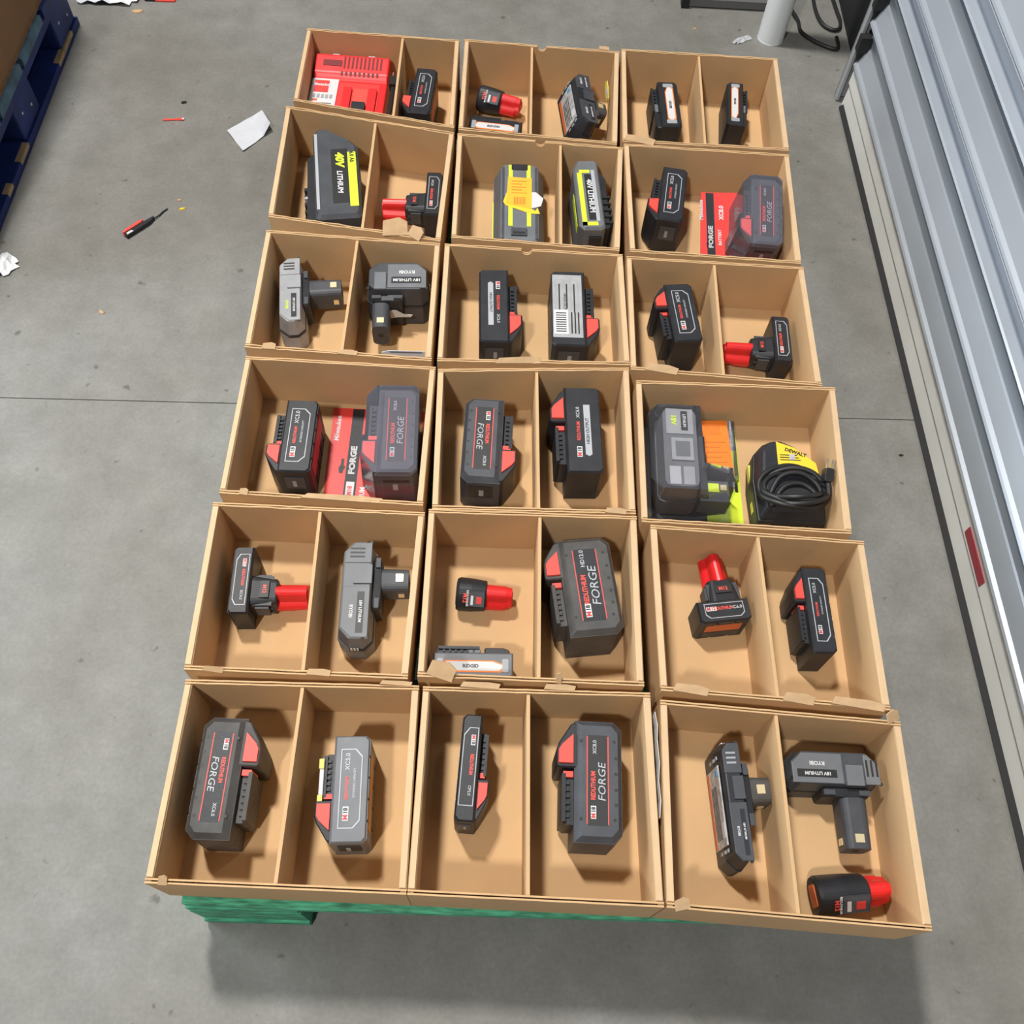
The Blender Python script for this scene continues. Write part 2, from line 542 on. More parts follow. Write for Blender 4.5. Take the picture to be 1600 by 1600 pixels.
w = structure(obj('wall_right', bevel(wb, 0.004), 'blackw'))

# ------------------------------------------------------------------ green pallet
pal = thing('pallet', 'worn green wooden pallet carrying the eighteen cardboard trays', 'pallet', (0, 0, 0))
for k in range(9):
    y0 = -0.7265 + k * 0.1715
    b = bmesh.new()
    if k == 0:
        prism(b, [(-0.4146, y0 + 0.003), (-0.285, y0), (0.37, y0), (0.37, y0 + 0.12), (-0.4146, y0 + 0.12)], 0.121, 0.1385)
    else:
        box(b, -0.4146, 0.37, y0, y0 + 0.12, 0.121, 0.1385)
    obj('deck_board', bevel(b, 0.002), 'green', pal)
for x in (-0.4146, -0.085, 0.235):
    b = bx(x, x + 0.135, -0.7265 if x < -0.2 else -0.66, 0.765, 0.10, 0.1205, bev=0.002)
    obj('stringer_board', b, 'green', pal)
    for y in (-0.7275, -0.05, 0.62):
        if x > -0.2 and y < -0.7:
            y = -0.66
        obj('block', bx(x, x + 0.137, y, y + 0.14, 0.0215, 0.0995, bev=0.003), 'green', pal)
    obj('bottom_board', bx(x, x + 0.137, -0.731 if x < -0.2 else -0.66, 0.765, 0.001, 0.021, bev=0.002), 'green', pal)

# ------------------------------------------------------------------ cardboard trays


def tray(key, label, notch_back=None, flaps=()):
    (TL, TR, BR, BL), dv = TRAYS[key]
    c = Vector(((TL[0] + TR[0] + BR[0] + BL[0]) / 4, (TL[1] + TR[1] + BR[1] + BL[1]) / 4))
    root = thing('cardboard_tray', label, 'tray', (c.x, c.y, ZP), 0, 'open cardboard trays on the green pallet')
    TL, TR, BR, BL = [Vector(p) - c for p in (TL, TR, BR, BL)]
    H = RIM - ZP
    rnd = random.Random(key)
    te, ts = 0.0056, 0.0088
    ux_b, ux_f = (TR - TL).normalized(), (BR - BL).normalized()
    uy_l, uy_r = (TL - BL).normalized(), (TR - BR).normalized()
    # base
    ctr = (TL + TR + BR + BL) / 4
    bm = bmesh.new()
    prism(bm, [tuple(ctr + (p - ctr) * 0.985) for p in (BL, BR, TR, TL)], 0.0003, ZT - ZP - 0.0003)
    obj('base_panel', bm, 'card', root)
    # folded side walls with a rounded rim
    for A, B, inw in ((BL, TL, ux_f), (BR, TR, -ux_f)):
        a, b = A + (B - A).normalized() * te, B - (B - A).normalized() * te
        bm = bmesh.new()
        prism(bm, [tuple(a), tuple(a + inw * ts), tuple(b + inw * ts), tuple(b)], 0.0003, H - 0.0012)
        bmesh.ops.recalc_face_normals(bm, faces=bm.faces[:])
        top = [e for e in bm.edges if all(v.co.z > 0.05 for v in e.verts)]
        bmesh.ops.bevel(bm, geom=top, offset=0.0012, segments=1, affect='EDGES', profile=0.5)
        obj('side_panel', bm, 'card', root)
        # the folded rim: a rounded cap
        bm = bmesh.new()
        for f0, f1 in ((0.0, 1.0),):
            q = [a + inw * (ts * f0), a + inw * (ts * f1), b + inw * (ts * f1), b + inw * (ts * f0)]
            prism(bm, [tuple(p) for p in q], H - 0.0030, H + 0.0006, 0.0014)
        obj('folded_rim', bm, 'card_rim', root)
    # end walls: double corrugated board with a raw cut edge
    for A, B, inw, back in ((BL, BR, uy_l, False), (TL, TR, -uy_l, True)):
        u = (B - A).normalized()
        Lw = (B - A).length
        nh = (-u.y, u.x) if not back else (u.y, -u.x)
        nh = Vector(nh)
        bm = bmesh.new()
        for t0, t1, dz in ((0, 0.0020, 0), (0.0036, te, 0.0003)):
            prof = [(0.0, 0.0004)]
            prof.append((Lw, 0.0004))
            n = 22
            for k in range(n, -1, -1):
                s = Lw * k / n
                prof.append((s, H + dz + (rnd.uniform(-0.0012, 0.0005) if 0 < k < n else -0.0004)))
            if back and notch_back is not None:
                s0 = notch_back * Lw
                r = 0.0085
                prof = [p for p in prof if abs(p[0] - s0) > r or p[1] < 0.01]
                arc = [(s0 + r * math.cos(a), H - 0.0005 - r * math.sin(a)) for a in [PI * j / 8 for j in range(9)]]
                i = max(j for j, p in enumerate(prof) if p[0] > s0 and p[1] > 0.01)
                prof = prof[:i + 1] + arc + prof[i + 1:]
            f0 = [bm.verts.new((*(A + u * s + nh * t0), z)) for s, z in prof]
            f1 = [bm.verts.new((*(A + u * s + nh * t1), z)) for s, z in prof]
            bm.faces.new(f0)
            bm.faces.new(f1[::-1])
            for i in range(len(prof)):
                j = (i + 1) % len(prof)
                bm.faces.new((f0[i], f1[i], f1[j], f0[j]))
        obj('end_panel', bm, 'card', root)
        bm = bmesh.new()
        for t0, t1 in ((0.0021, 0.0035),):
            N = int(Lw / 0.0036)
            ntc = notch_back * Lw if (back and notch_back is not None) else -1
            row = []
            for k in range(N + 1):
                s = Lw * k / N
                p = A + u * s + nh * (t0 if k % 2 else t1)
                top = H - 0.0016 - (0.009 if abs(s - ntc) < 0.009 else 0)
                row.append((bm.verts.new((*p, top - 0.006)), bm.verts.new((*p, top))))
            for a, b in zip(row, row[1:]):
                bm.faces.new((a[0], b[0], b[1], a[1]))
        fl = obj('fluting', bm, 'card_edge', root)
        fl['kind'] = 'stuff'
        # glued corner folds, a little darker, at both ends of the wall
        for s0, s1 in ((0.0004, 0.007), (Lw - 0.007, Lw - 0.0004)):
            bm = bmesh.new()
            q = [A + u * s0 + nh * 0.001, A + u * s1 + nh * 0.001, A + u * s1 + nh * 0.0046, A + u * s0 + nh * 0.0046]
            prism(bm, [tuple(p) for p in q], H - 0.004, H - 0.0012)
            obj('corner_fold', bm, 'card_edge', root)
    if dv:
        a = TL + ux_b * ((TR - TL).length * dv[0]) - uy_l * te
        b = BL + ux_f * ((BR - BL).length * dv[1]) + uy_l * te
        u = (a - b).normalized()
        nn = Vector((u.y, -u.x)) * 0.0021
        bm = bmesh.new()
        prism(bm, [tuple(b - nn), tuple(b + nn), tuple(a + nn), tuple(a - nn)], ZT - ZP, H - 0.0025)
        bevel(bm, 0.0006, 1)
        obj('divider', bm, 'card', root)
    for side, f, wd, dp, lift, rz in flaps:
        A, B = (BL, BR) if side == 'front' else (TL, TR)
        p = A + (B - A) * f
        poly = [(-wd / 2, -0.002), (wd / 2 * 0.9, -0.003), (wd / 2, dp * 0.7), (wd * 0.2, dp), (-wd * 0.42, dp * 0.85)]
        bm = bmesh.new()
        prism(bm, poly, 0, 0.0022)
        obj('torn_flap', bm, 'card_torn', root, (p.x, p.y + 0.002, H - 0.0004), (lift, 0.05, rz))
    return root


NAMES = ['back', 'second', 'third', 'fourth', 'fifth', 'front']
CN = ['left', 'middle', 'right']
TL_ = {
    '00': 'cardboard tray holding the red charger, at the far left corner of the pallet',
    '01': 'cardboard tray with a crumpled yellow sticker on its right wall, far row',
    '02': 'cardboard tray with two slim upright batteries, at the far right corner of the pallet',
    '10': 'cardboard tray with a big lime-striped battery and a torn scrap at its front edge',
    '11': 'cardboard tray holding a battery under an orange sticker and a lime-edged one',
    '12': 'cardboard tray in the right column holding a tilted red carded pack',
    '20': 'cardboard tray with two grey stemmed batteries, left column',
    '21': 'cardboard tray without divider holding a battery with a grey barcode label',
    '22': 'cardboard tray with a battery on the left and a red-stemmed one at its front right',
    '30': 'cardboard tray in the left column without divider, with a red carded pack',
    '31': 'cardboard tray in the middle column with two large black batteries left of the lime pack',
    '32': 'wide cardboard tray holding the lime blister pack and the black corded charger',
    '40': 'cardboard tray with a red-stemmed battery beside a grey stemmed battery, left column',
    '41': 'cardboard tray with a small red-tipped battery and a big dusty askew battery',
    '42': 'cardboard tray with a battery whose red stem points away from the viewer',
    '50': 'cardboard tray at the near left corner above the green boards',
    '51': 'cardboard tray in the middle of the nearest row',
    '52': 'cardboard tray with three batteries at the near right corner of the pallet',
}
FL = {
    '10': [('front', 0.74, 0.042, 0.026, 0.5, 0.2), ('front', 0.85, 0.024, 0.018, 0.7, -0.5)],
    '20': [('front', 0.13, 0.02, 0.008, 0.2, 0.1), ('front', 0.55, 0.03, 0.006, 0.1, 0)],
    '22': [('front', 0.16, 0.05, 0.010, 0.35, -0.1)],
    '30': [('front', 0.12, 0.012, 0.007, 0.2, 0), ('front', 0.6, 0.11, 0.006, 0.05, 0)],
    '40': [('front', 0.13, 0.026, 0.004, 0.6, -0.05), ('front', 0.6, 0.03, 0.006, 0.05, 0)],
    '50': [('front', 0.07, 0.010, 0.008, 0.5, 0.1), ('back', 0.9, 0.04, 0.003, 0.1, 0)],
    '41': [('front', 0.1, 0.035, 0.02, 0.6, -0.25), ('front', 0.62, 0.008, 0.012, 0.8, 0)],
    '42': [('front', 0.13, 0.045, 0.009, 0.1, -0.1), ('front', 0.6, 0.04, 0.010, 0.3, -0.1), ('front', 0.86, 0.07, 0.009, 0.05, -0.1)],
    '52': [('front', 0.06, 0.018, 0.01, 0.3, 0.3), ('back', 0.97, 0.018, 0.012, 0.6, 0.5)],
    '31': [('front', 0.9, 0.03, 0.006, 0.05, 0)],
    '21': [('front', 0.42, 0.07, 0.007, 0.5, 0.12)],
    '51': [('back', 0.25, 0.05, 0.005, 0.1, 0), ('back', 0.6, 0.04, 0.005, 0.1, 0)],
    '02': [('front', 0.10, 0.055, 0.010, 0.5, -0.12)],
    '01': [('back', 0.9, 0.02, 0.006, 0.1, 0)],
}
NB = {'01': 0.5, '11': 0.5, '21': 0.46}
for k in sorted(TRAYS):
    tray(k, TL_[k], NB.get(k), FL.get(k, ()))

# ------------------------------------------------------------------ battery builders
GRP = None


def place(key):
    cx, cy, ang, L, B, H, hd = IT[key]
    return (cx, cy, ZT + 0.0004), ang, L, B, H, hd


def trim(bm, poly, w, z0, z1):
    """closed raised outline following poly, width w."""
    n = len(poly)
    c = Vector((sum(p[0] for p in poly) / n, sum(p[1] for p in poly) / n))
    inn = []
    for p in poly:
        d = Vector(p) - c
        inn.append(tuple(c + Vector((d.x - math.copysign(min(w, abs(d.x)), d.x), d.y - math.copysign(min(w, abs(d.y)), d.y)))))
    lo = [bm.verts.new((*p, z0)) for p in poly]
    li = [bm.verts.new((*p, z0)) for p in inn]
    ho = [bm.verts.new((*p, z1)) for p in poly]
    hi = [bm.verts.new((*p, z1)) for p in inn]
    for i in range(n):
        j = (i + 1) % n
        bm.faces.new((ho[i], ho[j], hi[j], hi[i]))
        bm.faces.new((lo[i], lo[j], ho[j], ho[i]))
        bm.faces.new((li[j], li[i], hi[i], hi[j]))
    return bm


def m_badge(par, s, x, y, z, sc, digits='18'):
    """white box with the M and number, reading along -y."""
    b = obj('logo_plate', bx(x - 0.42 * sc, x + 0.42 * sc, y - sc, y + sc, z - 0.0002, z + 0.0004), 'white', par)
    lettering('M', 'redp', sc * 0.95, b, (x, y + 0.52 * sc, z + 0.0004), (0, 0, -PI / 2), 0.04)
    lettering(digits, 'redp' if digits == '12' else 'ink', sc * 0.85, b, (x, y - 0.38 * sc, z + 0.0004), (0, 0, -PI / 2), 0.04)
    return b


def slide_pack(key, label, group, style='xc', par=None, shell=None, stripe=None, cover=False, plate=None, dusty=False, kind='XC5.0'):
    loc, ang, L, B, H, hd = place(key)
    forge = style == 'forge'
    sh = shell or ('dirty' if dusty else 'dark' if forge else 'black')
    blk = 'dirty' if dusty else 'black'
    c = 0.010 if forge else 0.005
    x0, x1, y0, y1 = -B / 2, B / 2, -L / 2, L / 2
    # side outline with grip notches along the edge away from the rail
    poly = [(x1, y0), (x1, y1), (x0 + c, y1), (x0, y1 - c)]
    nn = 0 if style == 'ridgid' else 4
    for k in range(nn):
        yy = y1 - L * (0.2 + 0.2 * k)
        poly += [(x0, yy + 0.0016), (x0 + 0.0024, yy + 0.0010), (x0 + 0.0024, yy - 0.0010), (x0, yy - 0.0016)]
    poly += [(x0, y0 + c), (x0 + c, y0)]
    bm = bmesh.new()
    ch = 0.007 if forge else 0.003
    prism(bm, poly, 0.001, H - ch)
    if forge:
        prism(bm, [(x1 - 0.0005, y0 + .0005), (x1 - 0.0005, y1 - .0005), (x0 + c, y1 - .0005), (x0 + .0005, y1 - c), (x0 + .0005, y0 + c), (x0 + c, y0 + .0005)], H - ch, H, 0.0065)
    else:
        prism(bm, [(x1, y0), (x1, y1), (x0 + c, y1), (x0 + .0006, y1 - c), (x0 + .0006, y0 + c), (x0 + c, y0)], H - ch, H, 0.0022)
    bmesh.ops.recalc_face_normals(bm, faces=bm.faces[:])
    if par is None:
        root = thing('battery_pack', label, 'battery', loc, ang, group)
        obj('body', bm, sh, root)
        pa = root
    else:
        pa = obj('battery', bm, sh, par, loc, (0, 0, ang))
        root = pa

    def Q(u, v):
        return (x1 + v, hd * (L / 2 - u * L))

    def QP(l):
        p = [Q(*a) for a in l]
        return p if hd < 0 else p[::-1]
    rh = B * 0.46 if not forge else B * 0.40
    rh = min(max(rh, 0.014), 0.022)
    # head block, buttons, latch, rail
    slim = style == 'ridgid'
    bm = bmesh.new()
    if not slim:
        prism(bm, QP([(0.015, -0.004), (0.03, rh * .2), (.19, rh * .86), (.25, rh), (.385, rh), (.40, rh * .9), (.40, -0.004)]), 0.003, H - 0.005)
    else:
        prism(bm, QP([(0.02, -0.004), (0.05, rh * .4), (.12, rh * .55), (.36, rh * .55), (.36, -0.004)]), 0.008, H - 0.008)
    bmesh.ops.recalc_face_normals(bm, faces=bm.faces[:])
    head = obj('rail_head', bevel(bm, 0.0015, 1), blk, pa)
    if not slim:
        bm = pr(QP([(.115, 0.0006), (.21, rh * .72), (.255, rh * .90), (.37, rh * .90), (.37, 0.0006)]), H - 0.006, H - 0.002, 0.0008)
        obj('release_button', bm, 'redb', pa)
        bm = pr(QP([(.415, 0.0), (.415, rh * .62), (.475, rh * .62), (.475, 0.0)]), H * 0.45, H - 0.012, 0.0008)
        obj('latch', bm, 'redb', pa)
    else:
        bm = pr(QP([(.40, 0.0), (.40, rh * .5), (.58, rh * .5), (.58, 0.0)]), H * 0.5, H - 0.010, 0.0008, bev=0.001)
        obj('latch', bm, 'grey', pa)
    bm = bmesh.new()
    r0, r1, rr = (.47, .83, rh * .60) if not slim else (.45, .94, rh * .6)
    prism(bm, QP([(r0, -0.003), (r0, rr), (r1, rr), (r1 + .02, rr * .7), (r1 + .02, -0.003)]), H * .14, H * .80)
    for k in range(6):
        u = r0 + .03 + (r1 - r0 - .04) * k / 6
        prism(bm, QP([(u, rr * .35), (u, rr * 1.03), (u + .028, rr * 1.03), (u + .028, rr * .35)]), H * .80, H * .835)
    prism(bm, QP([(r0 - .03, rr * .72), (r0 - .03, rr * 1.1), (r1, rr * 1.1), (r1, rr * .72)]), H * .10, H * .86)
    bmesh.ops.recalc_face_normals(bm, faces=bm.faces[:])
    obj('terminal_rail', bm, blk, pa)
    if cover:
        bm = pr(QP([(.35, rr * 1.0), (.35, rr * 1.45), (.80, rr * 1.45), (.80, rr * 1.0)]), H * .3, H * .90, bev=0.0012)
        cv = obj('terminal_cover', bm, 'white', pa)
        for a, b_, mm in ((.36, .45, 'yellow2'), (.70, .79, 'yellow2')):
            obj('cover_end', pr(QP([(a, rr * 1.02), (a, rr * 1.5), (b_, rr * 1.5), (b_, rr * 1.02)]), H * .32, H * .93), mm, cv)
    z = H + 0.0001
    R0 = (0, 0, -PI / 2)
    # near end face detail: gauge panel
    if not slim:
        yf = hd * (L / 2)
        bm = bmesh.new()
        box(bm, -B * .30, B * .32, min(yf, yf + hd * 0.0012), max(yf, yf + hd * 0.0012), H * .42, H * .80)
        g = obj('gauge_panel', bm, 'dark' if sh == 'black' else 'black', pa)
        bm = bmesh.new()
        box(bm, -B * .02, B * .10, min(yf, yf + hd * 0.002), max(yf, yf + hd * 0.002), H * .5, H * .68)
        obj('gauge_window', bm, 'greyl', g)
    if stripe:
        st = obj('side_label', bx(x0 - 0.0004, x0 + 0.0015, -L * .36, L * .36, H * .42, H * .84), stripe, pa)
    if style == 'xc':
        hx = [(-B * .30, -L * .30), (-B * .30, L * .30), (-B * .12, L * .37), (B * .30, L * .37), (B * .30, -L * .37), (-B * .12, -L * .37)]
        obj('silver_trim', trim(bmesh.new(), hx, 0.0011, z - 0.0006, z + 0.0004), 'silver', pa)
        m_badge(pa, 1, B * .10, L * .235, z, B * .19)
        lettering('REDLITHIUM', 'redb', B * .13, pa, (B * .10, L * 0.0, z), R0, 0.02, 0.85)
        lettering(kind, 'greyw', B * .18, pa, (B * .10, -L * .25, z), R0, 0.01)
        lettering('EXTENDED CAPACITY', 'silver', B * .09, pa, (-B * .10, -L * .05, z), R0, 0.01, 0.9)
    elif style == 'ho':
        obj('silver_strip', pr([(-B * .20, -L * .28), (-B * .02, -L * .28), (-B * .02, L * .30), (-B * .12, L * .32), (-B * .20, L * .30)], z - .0004, z + .0003), 'silver', pa)
        lettering('HIGH OUTPUT', 'ink', B * .13, pa, (-B * .11, L * .03, z + .0003), R0, 0.02)
        if plate is None:
            m_badge(pa, 1, B * .14, L * .27, z, B * .17)
            lettering('REDLITHIUM', 'redb', B * .13, pa, (B * .14, L * .03, z), R0, 0.02, 0.85)
            lettering(kind, 'greyw', B * .14, pa, (B * .14, -L * .19, z), R0, 0.01)
    elif style == 'forge':
        for xx in (-B * .20, B * .24):
            obj('red_line', bx(xx - .0006, xx + .0006, -L * .36, L * .36, z - .0004, z + .0003), 'redb', pa)
        obj('dark_panel', bx(-B * .185, B * .225, -L * .37, L * .37, z - .0006, z + .00008), 'ink' if not dusty else 'black', pa)
        m_badge(pa, 1, B * .11, L * .265, z, B * .13)
        lettering('REDLITHIUM', 'redb', B * .13, pa, (B * .11, L * .05, z + .0002), R0, 0.03, 0.8)
        lettering('FORGE', 'silver', B * .22, pa, (-B * .075, L * .02, z + .0002), R0, 0.0, 1.15, .15)
        lettering(kind, 'greyw', B * .11, pa, (B * .08, -L * .27, z + .0002), R0, 0.01)
        for xx, yy in ((B * .36, L * .32), (B * .36, -L * .32), (-B * .33, L * .32), (-B * .33, -L * .32), (-B * .36, L * .2), (-B * .36, L * .08), (-B * .36, -L * .05), (-B * .36, -L * .18)):
            obj('screw_hole', pr(circle(0.0021, xx, yy, 8), z - .002, z + .0002), 'ink', pa)
    elif style == 'slim':
        hx = [(-B * .36, -L * .36), (-B * .36, L * .30), (-B * .1, L * .37), (B * .36, L * .37), (B * .36, -L * .36)]
        obj('silver_trim', trim(bmesh.new(), hx, 0.0009, z - 0.0006, z + 0.0004), 'silver', pa)
        m_badge(pa, 1, B * .12, L * .25, z, B * .26)
        lettering('REDLITHIUM', 'redb', B * .24, pa, (B * .12, L * .02, z), R0, 0.03, 0.75)
        lettering(kind, 'greyw', B * .20, pa, (B * .12, -L * .22, z), R0, 0.01)
    elif style == 'ridgid':
        lp = [(-B * .30, -L * .30), (-B * .30, L * .30), (-B * .05, L * .36), (B * .22, L * .30), (B * .22, -L * .22), (B * .0, -L * .36)]
        obj('orange_border', pr([(a * .84, b * 1.16) for a, b in lp], z - .0006, z + .0002), 'orange', pa)
        lb = obj('white_label', pr([(a * 0.66, b * 1.08) for a, b in lp], z - .0004, z + .0004), 'white', pa)
        lettering('RIDGID', 'ink', B * .17, lb, (-B * .03, L * .03, z + .0004), R0, 0.04)
        for yy in (-.40, .41):
            obj('corner_plate', pr(rrect(B * .5, L * .08, 0.002, 0, yy * L), z - .0006, z + .0006), 'greyl', pa)
    if plate:
        lb = obj('grey_label', bx(-B * .47, B * .40, -L * .40, L * .44, z - .0003, z + .0004), 'platel', pa)
        for k in range(7):
            obj('print_line', bx(-B * .40 + k * B * .11, -B * .36 + k * B * .11, -L * .02 - (k % 3) * .004, L * .38 - (k % 2) * .01, z, z + .0006), 'ink' if k % 2 else 'greyl', lb)
        wb_ = obj('barcode_label', bx(-B * .44, -B * .02, -L * .36, -L * .04, z, z + .0008), 'white', lb)
        for k in range(9):
            obj('barcode_line', bx(-B * .38, -B * .08, -L * .33 + k * L * .03, -L * .318 + k * L * .03, z, z + .001), 'ink', wb_)
        for k in range(3):
            obj('print_line', bx(B * (.06 + .1 * k), B * (.10 + .1 * k), -L * .35, -L * .07, z, z + .0006), 'ink', lb)
    return root


def stem_pack(key, label, group, kind='XC4.0', stripe=None, ys=0.12):
    loc, ang, L, B, H, hd = place(key)
    root = thing('battery_pack', label, 'battery', loc, ang, group)
    x0, x1 = -B / 2, B / 2
    c = 0.004
    poly = [(x1, -L / 2), (x1, L / 2), (x0 + c, L / 2), (x0, L / 2 - c), (x0, L * .2), (x0 + .0015, L * .19), (x0 + .0015, L * .16), (x0, L * .15),
            (x0, -L * .15), (x0 + .0015, -L * .16), (x0 + .0015, -L * .19), (x0, -L * .2), (x0, -L / 2 + c), (x0 + c, -L / 2)]
    bm = bmesh.new()
    prism(bm, poly, 0.001, H - 0.004)
    prism(bm, [(x1, -L / 2), (x1, L / 2), (x0 + c, L / 2), (x0 + .0005, L / 2 - c), (x0 + .0005, -L / 2 + c), (x0 + c, -L / 2)], H - 0.004, H, 0.002)
    bmesh.ops.recalc_face_normals(bm, faces=bm.faces[:])
    obj('body', bm, 'black', root)
    yc = -ys * L * hd
    zc = max(H * 0.5, 0.0205)
    bm = bmesh.new()
    prism(bm, rrect(0.046, H * 0.80, 0.010, yc, zc), x1 - 0.001, x1 + 0.034, 0.0045, ax='x')
    bmesh.ops.recalc_face_normals(bm, faces=bm.faces[:])
    neck = obj('neck', bevel(bm, 0.0015, 1), 'black', root)
    for dz in (0.35, 0.55, 0.75):
        obj('neck_rib', bx(x1 + 0.003, x1 + 0.028, yc - .0215, yc + .0215, H * dz, H * dz + .003, bev=.0008), 'dark', neck)
    for s in (-1, 1):
        obj('release_tab', bx(x1 + 0.006, x1 + 0.024, yc + s * 0.0215 - .003, yc + s * 0.0215 + .003, zc - .010, zc + .014, bev=.0015), 'dark', neck)
    m12 = obj('neck_badge', bx(x1 + 0.012, x1 + 0.024, yc - .012, yc + .012, H * .88, H * .905), 'ink', neck)
    lettering('M12', 'redb', 0.007, m12, (x1 + 0.018, yc, H * .905), (0, 0, -PI / 2), .03)
    bm = bmesh.new()
    prism(bm, trefoil(0.0160, 0.0046, yc, zc, ph=PI / 2), x1 + 0.032, x1 + 0.073, 0.001, ax='x')
    prism(bm, rrect(0.034, 0.012, 0.004, yc, zc - .012), x1 + 0.032, x1 + 0.058, 0.001, ax='x')
    bmesh.ops.recalc_face_normals(bm, faces=bm.faces[:])
    st = obj('stem', bm, 'red', root)
    obj('contact_cap', pr(trefoil(0.009, 0.002, yc, zc), x1 + 0.0725, x1 + 0.0745, ax='x'), 'redc', st)
    z = H + .0001
    hx = [(-B * .32, -L * .30), (-B * .32, L * .30), (-B * .16, L * .38), (B * .34, L * .38), (B * .34, -L * .38), (-B * .16, -L * .38)]
    obj('silver_trim', trim(bmesh.new(), hx, 0.0009, z - 0.0006, z + 0.0004), 'silver', root)
    m_badge(root, 1, B * .1, L * .25, z, B * .22, '12')
    lettering('REDLITHIUM', 'redb', B * .2, root, (B * .1, L * .03, z), (0, 0, -PI / 2), .03, .8)
    lettering(kind, 'greyw', B * .20, root, (B * .1, -L * .23, z), (0, 0, -PI / 2), .01)
    if stripe:
        obj('side_label', bx(x0 - .0004, x0 + .001, -L * .34, L * .36, H * .42, H * .78), stripe, root)
        obj('side_label_foot', bx(x0 - .0004, x0 + .001, -L * .36, L * .36, H * .08, H * .36), 'dirty', root)
    return root


def cup_pack(key, label, group, endlabel=False):
    cx, cy, ang, l1, l2 = CUP[key]
    r = 0.0235
    root = thing('battery_pack', label, 'battery', (cx, cy, ZT + 0.0004), ang, group)
    bm = bmesh.new()
    prof = [(0.0, r * .90), (0.004, r * 1.0), (l1 * .5, r * .98), (l1 - .002, r * .90), (l1, r * .86)]
    n = 40
    rings = []
    for x, rr in prof:
        rings.append([bm.verts.new((x, a * rr, b * rr + r + 0.0015)) for a, b in trefoil(1.0, 0.055, n=n, ph=PI / 2)])
    for A, Bq in zip(rings, rings[1:]):
        for k in range(n):
            bm.faces.new((A[k], A[(k + 1) % n], Bq[(k + 1) % n], Bq[k]))
    bm.faces.new(rings[0][::-1])
    bm.faces.new(rings[-1])
    obj('body', bm, 'black', root)
    bm = bmesh.new()
    prism(bm, trefoil(r * .72, r * .14, 0, r + .001, ph=PI / 2), l1 - .003, l2 - .008, 0.0006, ax='x')
    prism(bm, trefoil(r * .62, r * .12, 0, r + .003, ph=PI / 2), l2 - .009, l2, 0.001, ax='x')
    st = obj('stem', bm, 'red', root)
    obj('contact_cap', pr(circle(r * .3, 0, r + .003, 12), l2 - .0005, l2 + .001, ax='x'), 'redc', st)
    # printed window on the near upper side
    for s in (-1,):
        a = math.radians(38)
        nrm = Vector((0, s * math.sin(a), math.cos(a)))
        p = Vector((0, 0, r + .0015)) + nrm * (r * .985)
        e = bpy.data.objects.new('label_panel', bpy.data.meshes.new('label_panel'))
        bm = bmesh.new()
        box(bm, l1 * .42, l1 * .95, -.011, .011, -.0012, .0006)
        trim(bm, [(l1 * .42, -.011), (l1 * .95, -.011), (l1 * .95, .011), (l1 * .42, .011)], .0007, 0, .001)
        bm.to_mesh(e.data)
        bm.free()
        e.data.materials.append(M['dark'])
        COL.objects.link(e)
        e.parent = root
        e.location = p
        e.rotation_euler = (-s * -1 * a * -1 if s > 0 else a, 0, 0)
        lb = obj('logo_plate', bx(l1 * .50, l1 * .58, -.009, .004, .0004, .0009), 'white', e)
        obj('red_patch', bx(l1 * .68, l1 * .86, -.007, .003, .0004, .0009), 'redp', e)
        lettering('M12', 'redb', .0075, e, (l1 * .30, 0, .0006), (0, 0, -PI / 2), .03)
        lettering('REDLITHIUM', 'white', .004, e, (l1 * .38, 0, .0006), (0, 0, -PI / 2), .03)
    if endlabel:
        obj('end_label', pr(rrect(.026, .019, .003, 0, r + .001), -.0012, .0005, ax='x'), 'rust', root)
    else:
        obj('end_plate', pr(circle(r * .7, 0, r + .001, 20), -.0008, .0005, ax='x'), 'dark', root)
    return root


